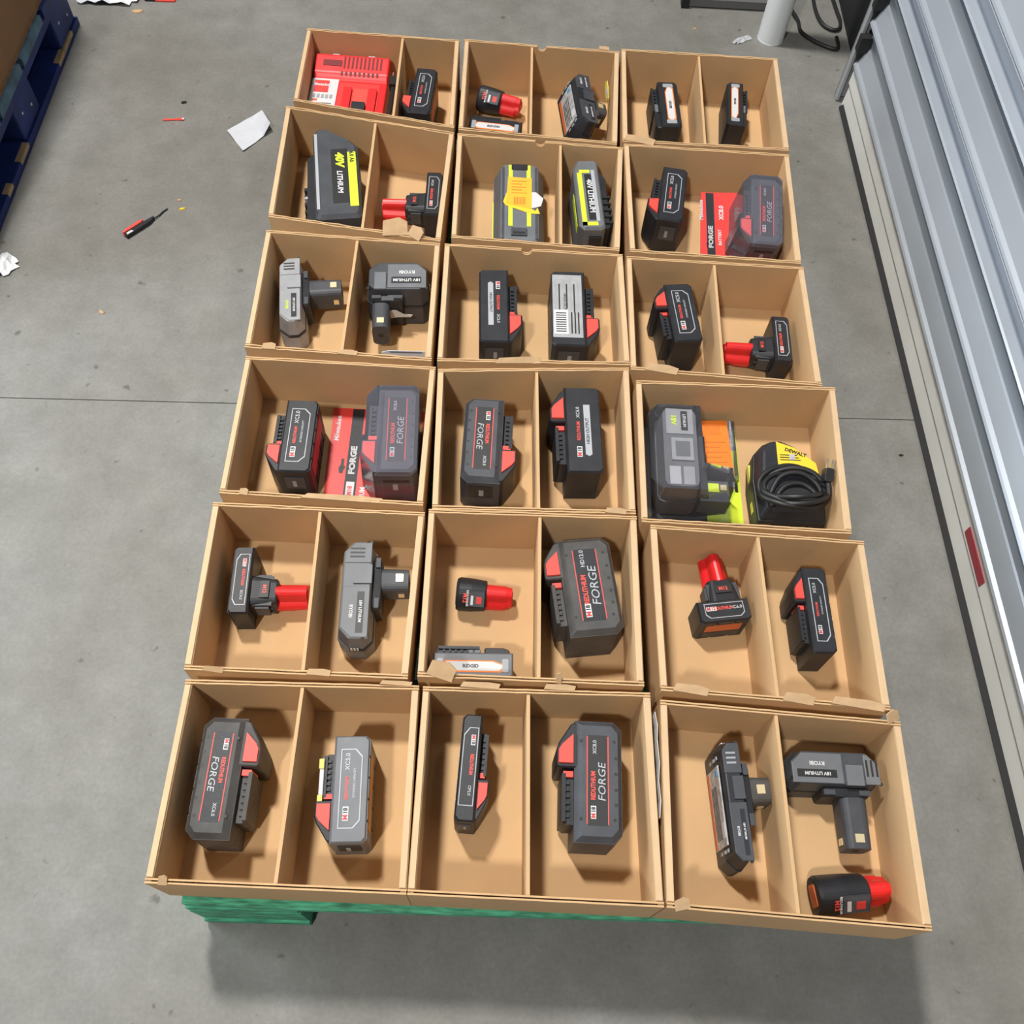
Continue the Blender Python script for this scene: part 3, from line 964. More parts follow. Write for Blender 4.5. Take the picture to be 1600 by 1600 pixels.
def post_pack(key, label, group, stem=0.0, shell='grey', plate='greyl', low=None, slen=0.052, label_base=False, txt='white', ring='black'):
    """battery with a contact post; stem = position of the post along local y (fraction of L)."""
    loc, ang, L, B, H, hd = place(key)
    root = thing('battery_pack', label, 'battery', loc, ang, group)
    x0, x1 = -B / 2, B / 2
    c = min(0.016, B * .38)
    e = 0.011
    poly = [(x1, -L / 2 + e), (x1, L / 2 - e), (x1 - e, L / 2), (x0 + c, L / 2), (x0, L / 2 - c), (x0, -L / 2 + c), (x0 + c, -L / 2), (x1 - e, -L / 2)]
    bm = bmesh.new()
    prism(bm, poly, 0.001, H * .55)
    prism(bm, [(p[0] * .985, p[1] * .985) for p in poly], H * .55, H, 0.004)
    bmesh.ops.recalc_face_normals(bm, faces=bm.faces[:])
    bevel(bm, .0022, 2)
    obj('body', bm, shell, root)
    obj('body_seam', pr([(p[0] * 1.006, p[1] * 1.003) for p in poly], H * .50, H * .56), ring, root)
    sy = stem * L
    bm = bmesh.new()
    prism(bm, rrect(L * .50, H * .78, .006, sy * .6, H * .48), x1 - .002, x1 + .009, .002, ax='x')
    bmesh.ops.recalc_face_normals(bm, faces=bm.faces[:])
    sh = obj('shoulder', bevel(bm, .001, 1), 'black', root)
    for s in (-1, 1):
        obj('release_tab', bx(x1 + .001, x1 + .007, sy * .6 + s * (L * .25 - .008) - .007, sy * .6 + s * (L * .25 - .008) + .007, H * .8, H * .9, bev=.001), 'dark', sh)
    w, d = min(.034, L * .28), min(.046, H * .62)
    bm = bmesh.new()
    prism(bm, rrect(w, d, .009, sy, H * .52), x1 + .007, x1 + .007 + slen, .001, ax='x')
    bmesh.ops.recalc_face_normals(bm, faces=bm.faces[:])
    st = obj('contact_post', bm, 'dark' if shell != 'black' else 'dirty', root, smooth=False)
    xe = x1 + .007 + slen
    obj('contact_plate', bx(xe - .017, xe - .007, sy - .005, sy + .006, H * .52 + d / 2 - .0012, H * .52 + d / 2 + .0006), 'gold', st)
    obj('contact_plate', bx(xe - .014, xe - .006, sy - w / 2 - .0004, sy - w / 2 + .0010, H * .5 - .004, H * .5 + .006), 'gold', st)
    obj('post_slot', pr(circle(.0045, sy, H * .52, 10), xe - .0004, xe + .0006, ax='x'), 'ink', st)
    z = H + .0001
    # raised centre square beside the post, label plates at both ends
    obj('raised_square', bx(x1 - B * .58, x1 - .003, sy - L * .09, sy + L * .09, z - .001, z + .0025, bev=.001), plate if shell != 'black' else 'dark', root)
    for s in (-1, 1):
        ym = s * L * .36
        if abs(ym - sy) < L * .15:
            continue
        a0, a1 = sorted((sy + s * L * .115, s * L * .455))
        k_ = c * .85
        pp = [(x0 + B * .14, a0), (x1 - B * .10, a0), (x1 - B * .10, a1), (x0 + B * .14 + k_, a1), (x0 + B * .14, a1 - k_)] if s > 0 else [(x0 + B * .14, a0 + k_), (x0 + B * .14 + k_, a0), (x1 - B * .10, a0), (x1 - B * .10, a1), (x0 + B * .14, a1)]
        pl = obj('label_plate', pr(pp, z - .001, z + .0012, bev=.0008), plate if shell != 'black' else 'dark', root)
        if a1 - a0 > L * .25:
            ym = (a0 + a1) / 2
            obj('print_strip', bx(B * .06, B * .26, a0 + .006, a1 - .008, z + .001, z + .0016), 'ink' if shell != 'black' else 'black', pl)
            lettering('18V LITHIUM', 'white', B * .12, pl, (B * .16, ym, z + .0016), (0, 0, -PI / 2), .03)
            if txt:
                lettering(low or 'RYOBI', txt, B * .14, pl, (-B * .10, ym, z + .0014), (0, 0, -PI / 2), .03)
        else:
            ym = (a0 + a1) / 2
            for j in (-1, 0, 1):
                obj('vent_slot', bx(-B * .22, B * .2, ym + j * .006 - .0012, ym + j * .006 + .0012, z + .0008, z + .0016), 'ink' if shell != 'black' else 'greyl', pl)
    for yy in (-L * .46, L * .46):
        obj('screw_hole', pr(circle(.0022, x1 - .006, yy, 8), z - .001, z + .0004), 'ink', root)
    for k in range(3):
        obj('gauge_light', bx(-B * .1 + k * .004, -B * .1 + .0025 + k * .004, -hd * L / 2 * 1 - .0006, -hd * L / 2 + .0006, H * .55, H * .66), 'white', root)
    if label_base:
        lb = obj('base_label', bx(x0 - .0006, x0 + .0012, -L * .32, L * .30, H * .12, H * .82), 'label', root)
        obj('orange_band', bx(x0 - .0010, x0 + .001, -L * .31, L * .29, H * .12, H * .24), 'rust', lb)
        obj('blue_mark', bx(x0 - .0010, x0 + .001, L * .22, L * .27, H * .62, H * .76), 'blue', lb)
        obj('white_mark', bx(x0 - .0010, x0 + .001, -L * .26, -L * .14, H * .66, H * .80), 'white', lb)
        for k in range(5):
            obj('print_line', bx(x0 - .0010, x0 + .001, -L * .26, L * .16, H * (.30 + .07 * k), H * (.325 + .07 * k)), 'ink', lb)
        for s in (-1, 1):
            for k in range(3):
                obj('vent_slot', bx(x0 - .0004, x0 + .0012, s * L * .36 - .002, s * L * .36 + .002, H * (.35 + .18 * k), H * (.45 + .18 * k)), 'greyl', root)
    return root
G1 = 'black slide packs with red release buttons'
G2 = 'packs with a red three-lobed stem'
G3 = 'small cup packs with a red tip'
G4 = 'packs with a contact post'
G5 = 'slim packs with a white label'
slide_pack('T00b', 'black battery with red button and red side label beside the red charger', G1, 'xc', stripe='rust')
slide_pack('T12b', 'black battery with red button standing left of the tilted red carded pack', G1, 'xc')
slide_pack('T21l', 'black battery with silver strip on top, left of the barcode-labelled battery', G1, 'ho', kind='XC6.0')
slide_pack('T21r', 'black battery with a grey printed label and white barcode on top', G1, 'ho', plate=True)
slide_pack('T22b', 'black battery with red button at its far end, left of a red-stemmed battery', G1, 'xc')
slide_pack('T30b', 'black battery with a long red stripe on its right side, beside a red card', G1, 'xc', stripe='maroon')
slide_pack('T31l', 'large clean battery with red lines and big white lettering, left compartment of the centre tray', G1, 'forge', kind='XC8.0')
slide_pack('T31r', 'black battery with silver strip and red buttons facing left, left of the lime pack', G1, 'ho', kind='XC6.0')
slide_pack('T41f', 'big dusty battery lying askew with red lines, right of the small red-tipped one', G1, 'forge', dusty=True, kind='HD12.0')
slide_pack('T42b', 'black battery with red buttons facing left, right of the battery whose stem points away', G1, 'xc', kind='XC5.0')
slide_pack('T50f', 'big scuffed battery with red button facing right, in the near left corner compartment', G1, 'forge', dusty=True, kind='XC6.0')
slide_pack('T50b', 'grey-topped battery with a white and yellow terminal cover and amber side', G1, 'xc', shell='grey', stripe='amber', cover=True)
slide_pack('T51c', 'narrow scuffed battery with red button facing right, nearest row left of a divider', G1, 'slim', kind='CP2.0')
slide_pack('T51f', 'large clean battery with red lines in the nearest row, red buttons facing left', G1, 'forge', kind='XC8.0')
slide_pack('T01r', 'slim battery with white label in front of a small red-tipped battery, far row', G5, 'ridgid')
slide_pack('T02l', 'slim battery with white label in the left compartment of the far right tray', G5, 'ridgid')
slide_pack('T02r', 'slim battery with white label in the right compartment of the far right tray', G5, 'ridgid')
slide_pack('T41r', 'slim battery with orange-edged white label lying crosswise below the small red-tipped battery', G5, 'ridgid', shell='grey')
stem_pack('T10m', 'black battery with red stem pointing left, behind a torn cardboard scrap', G2, 'XC4.0')
stem_pack('T22m', 'black battery with red stem pointing left, in the tray right of the barcode-labelled battery', G2, 'XC4.0')
stem_pack('T40m', 'black battery with red stem pointing right towards a divider', G2, 'XC4.0')
stem_pack('T42m', 'black battery with red stem pointing away from the viewer and orange front label', G2, 'XC6.0', stripe='rust', ys=0.1)
cup_pack('T01c', 'small black battery with red tip, behind the white-labelled slim battery in the far row', G3)
cup_pack('T41c', 'small black battery with red tip lying alone in the middle of a compartment', G3)
cup_pack('T52c', 'small black battery with red tip and orange end label, in the near right corner', G3, True)
post_pack('T20l', 'light grey battery with dark square, post pointing right, in the left column', G4, stem=0.10, shell='greyl', plate='greyl', txt='lime')
t20 = post_pack('T20r', 'wide charcoal battery with post pointing at the viewer and a torn white label', G4, stem=-0.27, shell='dark', plate='grey', slen=.050)
post_pack('T40r', 'grey battery with its post pointing right against the tray wall', G4, stem=0.14, shell='grey', plate='grey', slen=.038)
post_pack('T52b', 'black battery with a grey printed label on its left face, nearest right tray', G4, stem=0.10, shell='black', label_base=True, slen=.027)
post_pack('T52r', 'charcoal battery with its post pointing at the viewer, above the small red-tipped battery', G4, stem=0.19, shell='dark', plate='grey', slen=.062)
post_pack('T01x', 'black battery with a grey label, tilted beside the yellow sticker in the far row', G4, stem=0.05, shell='black', label_base=True, slen=.024)
t01 = [o for o in bpy.data.objects if o.get('label', '').startswith('black battery with a grey label, tilted')][0]
t01.rotation_euler = (0, .38, IT['T01x'][2])
t01.location.z += .0255
# torn label remains on the wide charcoal battery
tl = pr([(-.022, -.004), (-.018, .008), (-.006, .009), (.006, -.001), (.020, -.003), (.017, -.008), (-.004, -.008), (-.016, -.011)], 0, .0008)
obj('torn_label', tl, 'white', t20, (IT['T20r'][4] / 2 + .0105, IT['T20r'][3] * .02, .040), (PI / 2, 0, PI / 2))

# ---- the two big lime-striped packs and the one under the orange sticker
loc, ang, L, B, H, hd = place('T10b')
r = thing('battery_pack', 'big charcoal battery with a lime stripe and cut corner, second tray of the left column', 'battery', loc, ang, 'large lime-marked packs')
x0, x1 = -B / 2, B / 2
pl = [(x1, -L / 2 + .012), (x1, L / 2 - .004), (x1 - .006, L / 2), (x0 + .004, L / 2), (x0, L / 2 - .006), (x0, -L * .28), (x0 + .012, -L * .36), (x1 - .022, -L / 2), (x1 - .008, -L / 2)]
bm = bmesh.new()
prism(bm, pl, .001, H - .006)
prism(bm, [(a * .995, b * .995) for a, b in pl], H - .006, H, .005)
bmesh.ops.recalc_face_normals(bm, faces=bm.faces[:])
obj('body', bm, 'dark', r)
obj('edge_bead', bx(x1 - .008, x1 - .003, -L * .42, L * .42, H - .002, H + .0012, bev=.001), 'silver', r)
bm = bmesh.new()
prism(bm, [(x1 - .001, -L * .30), (x1 + .012, -L * .24), (x1 + .016, L * .44), (x1 + .004, L * .48), (x1 - .001, L * .48)], H * .12, H * .78)
for k in range(5):
    box(bm, x1 + .004, x1 + .020, L * (.05 + .08 * k), L * (.08 + .08 * k), H * .2, H * .70)
obj('terminal_rail', bm, 'black', r)
obj('rail_screw', pr(circle(.003, x1 + .016, L * .20, 10), H * .7, H * .8), 'silver', r)
obj('dark_panel', bx(x0 + .018, x0 + .046, -L * .24, L * .36, H - .001, H + .0003), 'ink', r)
obj('lime_stripe', bx(x0 + .004, x0 + .018, -L * .20, L * .40, H - .001, H + .0005), 'lime', r)
lettering('40V', 'lime', .019, r, (x0 + .032, -L * .12, H + .0003), (0, 0, PI / 2), .05, 1.1, .2)
lettering('LITHIUM', 'white', .0125, r, (x0 + .033, L * .13, H + .0003), (0, 0, PI / 2), .03, 1.1, .15)
lettering('6.0 Ah', 'ink', .010, r, (x0 + .011, -L * .14, H + .0005), (0, 0, PI / 2), .03)
obj('end_step', bx(x0 + .014, x1 - .010, L / 2 - .001, L / 2 + .004, H * .2, H * .6, bev=.001), 'black', r)

loc, ang, L, B, H, hd = place('T11r')
r = thing('battery_pack', 'tall charcoal battery with a lime bracket stripe, right of the orange-stickered one', 'battery', loc, ang, 'large lime-marked packs')
x0, x1 = -B / 2, B / 2
pl = [(x1, -L / 2 + .006), (x1, L / 2 - .006), (x1 - .004, L / 2), (x0 + .010, L / 2), (x0, L / 2 - .022), (x0, -L / 2 + .010), (x0 + .008, -L / 2), (x1 - .006, -L / 2)]
bm = bmesh.new()
prism(bm, pl, .001, H - .004)
prism(bm, [(a * .995, b * .995) for a, b in pl], H - .004, H, .003)
bmesh.ops.recalc_face_normals(bm, faces=bm.faces[:])
obj('body', bm, 'grey', r)
bm = bmesh.new()
box(bm, x0 + .006, x0 + .014, -L * .46, L * .30, H - .001, H + .0005)
box(bm, x0 + .006, x1 - .012, -L * .46, -L * .41, H - .001, H + .0005)
box(bm, x0 + .010, x1 - .016, L * .30, L * .345, H - .001, H + .0005)
obj('lime_bracket', bm, 'lime', r)
obj('dark_panel', bx(x0 + .018, x0 + .032, -L * .38, L * .28, H - .001, H + .0004), 'ink', r)
lettering('40V LITHIUM', 'white', .0125, r, (x0 + .025, -L * .04, H + .0004), (0, 0, -PI / 2), .03, 1.1)
obj('edge_bead', bx(x1 - .014, x1 - .008, -L * .40, L * .34, H - .001, H + .001, bev=.0008), 'silver', r)
obj('lime_side', bx(x0 - .0006, x0 + .001, -L * .36, L * .10, H * .62, H * .80), 'lime', r)
bm = bmesh.new()
prism(bm, [(x1 - .001, -L * .44), (x1 + .010, -L * .40), (x1 + .013, L * .30), (x1 + .004, L * .40), (x1 - .001, L * .40)], H * .10, H * .84)
for k in range(5):
    box(bm, x1 + .003, x1 + .016, -L * (.36 - .09 * k), -L * (.33 - .09 * k), H * .2, H * .88)
obj('terminal_rail', bm, 'black', r)
obj('end_latch', bx(x0 + .018, x1 - .006, -L / 2 - .004, -L / 2 + .002, H * .35, H * .80, bev=.0015), 'black', r)
obj('lime_foot', bx(x0 + .002, x0 + .014, -L / 2 - .0008, -L / 2 + .004, H * .03, H * .42), 'lime', r)

loc, ang, L, B, H, hd = place('T11o')
r = thing('battery_pack', 'grey battery lying flat under an orange sticker with two lime stripes', 'battery', loc, ang, 'large lime-marked packs')
pl = rrect(B, L, .014, n=3)
bm = bmesh.new()
prism(bm, pl, .001, H * .55)
prism(bm, pl, H * .55, H, .012)
bmesh.ops.recalc_face_normals(bm, faces=bm.faces[:])
obj('body', bevel(bm, .002, 1), 'grey', r)
for s in (-1, 1):
    obj('lime_stripe', bx(s * .0155 - .0035, s * .0155 + .0035, -L * .28, L * .43, H - .001, H + .0006), 'lime', r)
    obj('side_rib', bx(s * .028 - .002, s * .028 + .002, -L * .42, L * .40, H - .001, H + .0006), 'dark', r)
    obj('side_groove', bx(s * (B / 2) - .0015, s * (B / 2) + .0008, -L * .3, L * .22, H * .34, H * .39), 'lime', r)
obj('end_recess', bx(-.014, .014, L * .37, L * .44, H - .001, H + .0007), 'black', r)
nt_ = obj('release_button', bx(-.014, .012, -L * .39, -L * .31, H - .001, H + .003, bev=.001), 'dark', r)
obj('button_slot', bx(-.011, .009, -L * .375, -L * .355, H + .0028, H + .0034), 'ink', nt_)
stk = obj('orange_sticker', pr([(-.023, -.024), (.020, -.036), (.021, .037), (-.020, .039)], H + .0007, H + .0015), 'yorange', r, (0, .018, 0))
obj('yellow_sticker', pr([(-.028, -.020), (-.023, .0), (-.02, .0), (.026, -.040), (.030, -.032), (.034, -.046), (.018, -.046), (-.010, -.034), (-.024, -.028)], H + .0004, H + .0010), 'yellow', r, (0, .018, 0))
obj('white_sticker', pr([(.018, -.034), (.020, .004), (.028, .004), (.040, -.010), (.036, -.028), (.026, -.032)], H + .0006, H + .0012), 'white', r, (0, .018, 0))
for k in range(5):
    obj('print_line', bx(-.014, .012 - (k % 2) * .008, .0 + k * .007, .0015 + k * .007, H + .0014, H + .0018), 'oprint', stk)
for k in range(8):
    obj('barcode_line', bx(-.010 + k * .0026, -.0087 + k * .0026, -.026, -.009, H + .0014, H + .0018), 'oprint', stk)

# ---- red charger with its cord
CX, CY = -0.357, 0.683
r = thing('battery_charger', 'bright red battery charger with vent slots in the far left tray', 'charger', (CX, CY, ZT + .0005), -0.03)


def px(u, v):
    return ((u - 400) / 550 * .134 - .067, .076 - (v - 190) / 510 * .146)


bm = bmesh.new()
sec = [(-.074, .001), (.078, .001), (.078, .060), (.070, .066), (.030, .058), (.022, .050), (-.074, .044)]
prism(bm, [(y, z) for y, z in sec], -.069, .069, 0, ax='x')
bmesh.ops.recalc_face_normals(bm, faces=bm.faces[:])
obj('housing', bevel(bm, .003), 'red', r)


def zt(y):
    for (a, za), (b, zb) in zip(sec[3:], sec[4:]):
        if b <= y <= a:
            return zb + (za - zb) * (y - b) / (a - b)
    return .06


def on_top(name, u0, u1, v0, v1, h, m, par=r, dz=.0003):
    (xa, ya), (xb, yb) = px(u0, v1), px(u1, v0)
    za, zb = zt(ya), zt(yb)
    bm = bmesh.new()
    vs = [bm.verts.new((x, y, z + d)) for d in (-.001, h) for x, y, z in ((xa, ya, za), (xb, ya, za), (xb, yb, zb), (xa, yb, zb))]
    for f in ((3, 2, 1, 0), (4, 5, 6, 7), (0, 1, 5, 4), (1, 2, 6, 5), (2, 3, 7, 6), (3, 0, 4, 7)):
        bm.faces.new([vs[i] for i in f])
    return obj(name, bm, m, par)


for k in range(10):
    u = 612 + k * 31
    on_top('vent_slot', u, u + 13, 222, 312, .0009, 'slot')
for k in range(9):
    u = 597 + k * 34
    on_top('vent_hole', u, u + 17, 340, 362, .0009, 'slot')
on_top('grip_recess', 455, 600, 255, 300, .0009, 'slot')
for u in (540, 815):
    on_top('wall_clip', u - 25, u + 25, 188, 204, .003, 'silver')
lb = on_top('white_label', 388, 588, 384, 690, .0008, 'white')
on_top('red_print', 408, 520, 400, 508, .0011, 'redp', lb)
for k in range(5):
    on_top('grey_print', 410 + k * 32, 432 + k * 32, 525, 560, .0011, 'greyl', lb)
on_top('orange_print', 410, 450, 568, 586, .0011, 'rust', lb)
for k in range(4):
    on_top('grey_print', 420, 560 - 20 * (k % 2), 600 + k * 18, 608 + k * 18, .0011, 'grey', lb)
lettering('Milwaukee', 'white', .0085, lb, (px(464, 440)[0], px(464, 440)[1], zt(px(464, 440)[1]) + .0012), (0.13, 0, 0), .03)
on_top('battery_bay', 598, 905, 410, 690, .0012, 'redc')
on_top('slide_rail', 640, 700, 470, 690, .007, 'red')
on_top('slide_rail', 830, 892, 470, 690, .007, 'red')
on_top('terminal_block', 720, 820, 606, 690, .010, 'black')
on_top('bay_plate', 715, 822, 460, 600, .0018, 'redb')
bm = bmesh.new()
tube(bm, [(.074, -.070, .03), (.080, -.045, .045), (.081, -.015, .050), (.081, .010, .052)], .0042)
cd = obj('cord', bm, 'cable', r)
obj('plug', bx(.074, .089, .006, .030, .044, .060, bev=.003), 'cable', cd)
for s in (-1, 1):
    obj('plug_prong', bx(.0815 + s * .004 - .001, .0815 + s * .004 + .001, .029, .046, .049, .055), 'steel', cd)
bm = bmesh.new()
tube(bm, [(-.055, -.078, .040), (-.035, -.074, .051), (-.012, -.076, .049), (.0, -.080, .038)], .0045)
obj('cord_loop', bm, 'cable', r)

# ---- red carded packs with a clear blister over a battery


def red_blister(label, corners, zc, key, tilt, text_x, dark_w, lean=0.0):
    c = Vector((sum(p[0] for p in corners) / 4, sum(p[1] for p in corners) / 4))
    r = thing('blister_pack', label, 'battery pack', (c.x, c.y, 0), 0, 'red carded packs')
    if lean:
        r.rotation_euler = (lean, 0, 0)
        r.location.z = ZT + .002 + math.sin(lean) * .104
    P = [(p[0] - c.x, p[1] - c.y) for p in corners]
    card = obj('card', pr(P, zc, zc + .0014), 'redc', r)
    card.rotation_euler = (0, tilt, 0)
    (ax, ay), (bx_, by_), (cx_, cy_), (dx, dy) = P       # bl br tr tl
    W, Hh = bx_ - ax, dy - ay
    z = zc + .0015

    def cx(u):
        return ax + W * u
    bm = bmesh.new()
    box(bm, cx(text_x), cx(text_x + dark_w), ay + .001, dy - .001, z - .0006, z + .0002)
    obj('black_stripe', bm, 'black', card)
    lettering('FORGE', 'greyw', W * .085, card, (cx(text_x + dark_w / 2), ay + Hh * .55, z + .0002), (0, 0, PI / 2), .05, 1.3)
    b = obj('logo_plate', bx(cx(text_x + .02), cx(text_x + dark_w - .02), ay + Hh * .22, ay + Hh * .37, z - .0004, z + .0004), 'white', card)
    lettering('M18', 'redp', W * .065, b, (cx(text_x + dark_w / 2), ay + Hh * .295, z + .0004), (0, 0, PI / 2), .04)
    lettering('Milwaukee', 'white', W * .075, card, (cx(.05), ay + Hh * .82, z), (0, 0, PI / 2), .02)
    lettering('REDLITHIUM', 'white', W * .075, card, (cx(text_x + dark_w + .07), ay + Hh * .20, z), (0, 0, PI / 2), .04, .9)
    lettering('XC8.0', 'white', W * .085, card, (cx(text_x + dark_w + .10), ay + Hh * .80, z), (0, 0, PI / 2), .04)
    lettering('BATTERY', 'white', W * .06, card, (cx(text_x + dark_w + .07), ay + Hh * .55, z), (0, 0, PI / 2), .03)
    lettering('2X', 'white', W * .06, card, (cx(.04), ay + Hh * .10, z), (0, 0, PI / 2), .03)
    lettering('M18', 'white', W * .07, card, (cx(.92), ay + Hh * .92, z), (0, 0, 0), .03)
    if text_x > .1:
        obj('hang_hole', pr([(cx(.12), ay + Hh * .44), (cx(.16), ay + Hh * .44), (cx(.16), ay + Hh * .46), (cx(.18), ay + Hh * .49), (cx(.16), ay + Hh * .51), (cx(.16), ay + Hh * .56), (cx(.13), ay + Hh * .56), (cx(.13), ay + Hh * .51), (cx(.11), ay + Hh * .485)],
            z - .0006, z + .0002), 'ink', card)
    slide_pack(key, '', None, 'forge', par=None if False else r, kind='XC8.0')
    bt = [o for o in r.children if o.name.startswith('battery')][0]
    bt.location = (IT[key][0] - c.x, IT[key][1] - c.y, zc + .002)
    L, B, H = IT[key][3:6]
    # clear shell following the battery's outline
    hd = IT[key][6]
    e = .004
    x0, x1, rh = -B / 2 - e, B / 2 + e, .022
    y = hd * L / 2
    pl = [(x0, -L / 2 - e + .008), (x0, L / 2 + e - .008), (x0 + .008, L / 2 + e), (x1, L / 2 + e), (x1 + rh, L * .28), (x1 + rh, L * .1), (x1 + rh * .7, L * .08), (x1 + rh * .7, -L * .40),
          (x1, -L / 2 - e), (x0 + .008, -L / 2 - e)]
    if hd < 0:
        pl = [(a, -b) for a, b in pl][::-1]
    bm = bmesh.new()
    prism(bm, pl, -.0004, H + .003, .004)
    bm.faces.ensure_lookup_table()
    bmesh.ops.delete(bm, geom=[bm.faces[0]], context='FACES')
    n = len(pl)
    shl = obj('clear_shell', bm, 'clear', r)
    shl.location = bt.location
    shl.rotation_euler = bt.rotation_euler
    return r


red_blister('red carded pack lying flat with a battery under clear plastic, beside a red-striped battery',
            [(-.3100, -.2120), (-.1665, -.2120), (-.1655, -.0020), (-.3130, -.0020)], ZT + .0005, 'T30f', 0, .19, .125)
red_blister('red carded pack in the far right column with its clear shell against the right wall',
            [(.2790, .2640), (.4060, .2640), (.4100, .4700), (.2860, .4650)], .0012, 'T12f', 0, .12, .11, lean=.20)

# ---- lime carded pack: clear tray with a grey battery, orange sticker
r = thing('blister_pack', 'lime carded clear pack with a grey battery and an orange sticker', 'battery pack', (.248, -.095, ZT + .0005), -.01)
bx0, bx1, by0, by1 = -.090, .066, -.112, .086
obj('card', bx(.012, bx1, by0, by1, .001, .0026), 'lime', r)
obj('back_sheet', bx(bx0, .012, by0, by1, .0008, .0018), 'black', r)
loc, ang, L, B, H, hd = place('T32r')
bx_, by_ = IT['T32r'][0] - .248, IT['T32r'][1] + .095
pl = rrect(B, L, .010, n=2)
bm = bmesh.new()
prism(bm, pl, .003, H * .5)
prism(bm, [(a * .97, b * .97) for a, b in pl], H * .5, H, .004)
bmesh.ops.recalc_face_normals(bm, faces=bm.faces[:])
bt = obj('battery', bm, 'grey', r, (bx_, by_, 0))
sq = obj('raised_square', bx(-.014, .018, -.024, .014, H - .001, H + .003, bev=.001), 'greyl', bt)
obj('square_face', bx(-.008, .013, -.018, .008, H + .002, H + .0034), 'grey', bt)
p1 = obj('label_plate', bx(-.020, .020, .022, .066, H - .001, H + .0014, bev=.0008), 'greyl', bt)
obj('print_strip', bx(.002, .012, .028, .062, H + .001, H + .0018), 'ink', bt)
lettering('18V', 'lime', .011, bt, (-.009, .046, H + .0016), (0, 0, -PI / 2), .03)
lettering('LITHIUM', 'white', .006, bt, (.007, .045, H + .0019), (0, 0, -PI / 2), .03)
obj('label_plate', bx(-.018, -.002, -.064, -.034, H - .001, H + .0014, bev=.0008), 'silver', bt)
obj('label_plate', bx(.002, .018, -.064, -.034, H - .001, H + .0014, bev=.0008), 'greyl', bt)
obj('contact_post', bx(B / 2, B / 2 + .042, -.076, -.042, H * .25, H * .70, bev=.004), 'dark', bt)
obj('green_label', bx(B / 2 + .006, B / 2 + .028, -.060, -.046, H * .70, H * .705), 'lime', bt)
obj('contact_plate', bx(B / 2 + .030, B / 2 + .039, -.057, -.048, H * .70, H * .715), 'gold', bt)
obj('post_shoulder', bx(B / 2 - .001, B / 2 + .010, -.07, .03, H * .15, H * .8, bev=.002), 'black', bt)
obj('white_rod', bx(bx0 + .010, bx0 + .017, by0 + .03, by1 - .012, .004, .012, bev=.001), 'white', r)
e = .004
pl = [(bx_ - B / 2 - e - .016, by_ - L / 2 + .012), (bx_ - B / 2 - e - .016, by_ + L / 2 - .012), (bx_ - B / 2 - e, by_ + L / 2 + e), (bx_ + B / 2 + e, by_ + L / 2 + e), (bx_ + B / 2 + e + .001, by_ - .028),
      (bx_ + B / 2 + .048, by_ - .036), (bx_ + B / 2 + .048, by_ - L / 2 + .004), (bx_ + B / 2 + e, by_ - L / 2 - e), (bx_ - B / 2 - e, by_ - L / 2 - e)]
bm = bmesh.new()
prism(bm, pl, .0034, H + .0045, .004)
bm.faces.ensure_lookup_table()
bmesh.ops.delete(bm, geom=[bm.faces[0]], context='FACES')
obj('clear_shell', bm, 'clear2', r)
obj('shell_flange', bx(bx0, bx1 - .02, by0, by1, .0027, .0033), 'clear2', r)
obj('shell_step', bx(.000, .058, -.022, .084, .0034, .026, bev=.002), 'clear2', r)
st = obj('orange_sticker', bx(.012, .060, -.006, .0925, .0034, .0044), 'orange', r, (-.009, -.012, .0231), (0, 0, .05))
for k in range(5):
    obj('print_line', bx(.022, .054 - (k % 2) * .01, .052 - k * .009, .0535 - k * .009, .0043, .0048), 'oprint', st)
for k in range(9):
    obj('barcode_line', bx(.026 + k * .0026, .0272 + k * .0026, .066, .084, .0043, .0048), 'oprint', st)
obj('hang_hole', pr([(.058, -.030), (.062, -.030), (.062, -.004), (.058, -.002), (.055, -.012)], .0024, .0029), 'ink', r)
gp = obj('grey_print', bx(.048, .064, .045, .093, .0024, .0029), 'label', r)

# ---- black charger wound with its own cord
r = thing('corded_charger', 'black charger with a yellow label, wound with its own cord', 'charger', (.3715, -.128, ZT + .0005), 0)
w2, l2 = .050, .068
out = [(-w2, -l2), (w2, -l2), (w2 + .003, -.01), (w2 - .006, .024), (.012, .056), (-.012, .066), (-.030, .064), (-w2 + .003, .044), (-w2 - .002, 0)]
bm = bmesh.new()
prism(bm, out, .001, .045)
prism(bm, [(a * .985, b * .985) for a, b in out], .045, .066, .010)
bmesh.ops.recalc_face_normals(bm, faces=bm.faces[:])
obj('housing', bevel(bm, .004, 2), 'black', r)
lb = obj('yellow_label', pr([(-.018, .008), (.040, .002), (.038, .020), (.008, .046), (-.017, .055)], .0655, .0668), 'yellow', r)
lettering('DEWALT', 'ink', .008, lb, (.010, .037, .0669), (0, 0, -.33), .04)
for k in range(3):
    obj('print_line', bx(-.014, .016 - k * .002, .023 + k * .0042, .0245 + k * .0042, .0667, .0671), 'ink', lb)
obj('grey_print', bx(.000, .008, .024, .034, .0667, .0672), 'label', lb)
obj('side_stripe', bx(-w2 - .0012, -w2 + .002, -.045, .035, .02, .030), 'yellow2', r)
for k in range(6):
    obj('vent_rib', bx(-.030 + k * .011, -.024 + k * .011, -l2 - .0012, -l2 + .002, .012, .036), 'dark', r)
bm = bmesh.new()
pts = []
for i in range(5):
    for j in range(14):
        a = 2 * PI * j / 14
        t = i + j / 14
        pts.append(((.047 + .0040 * math.sin(2.1 * t)) * math.cos(a), -.030 + (.032 + .005 * math.cos(1.7 * t)) * math.sin(a) + .002 * t, .070 + .0045 * math.sin(a * 2 + i) - .006 * math.cos(a * 2) - .010 * math.sin(a) * (.4 + .2 * i)))
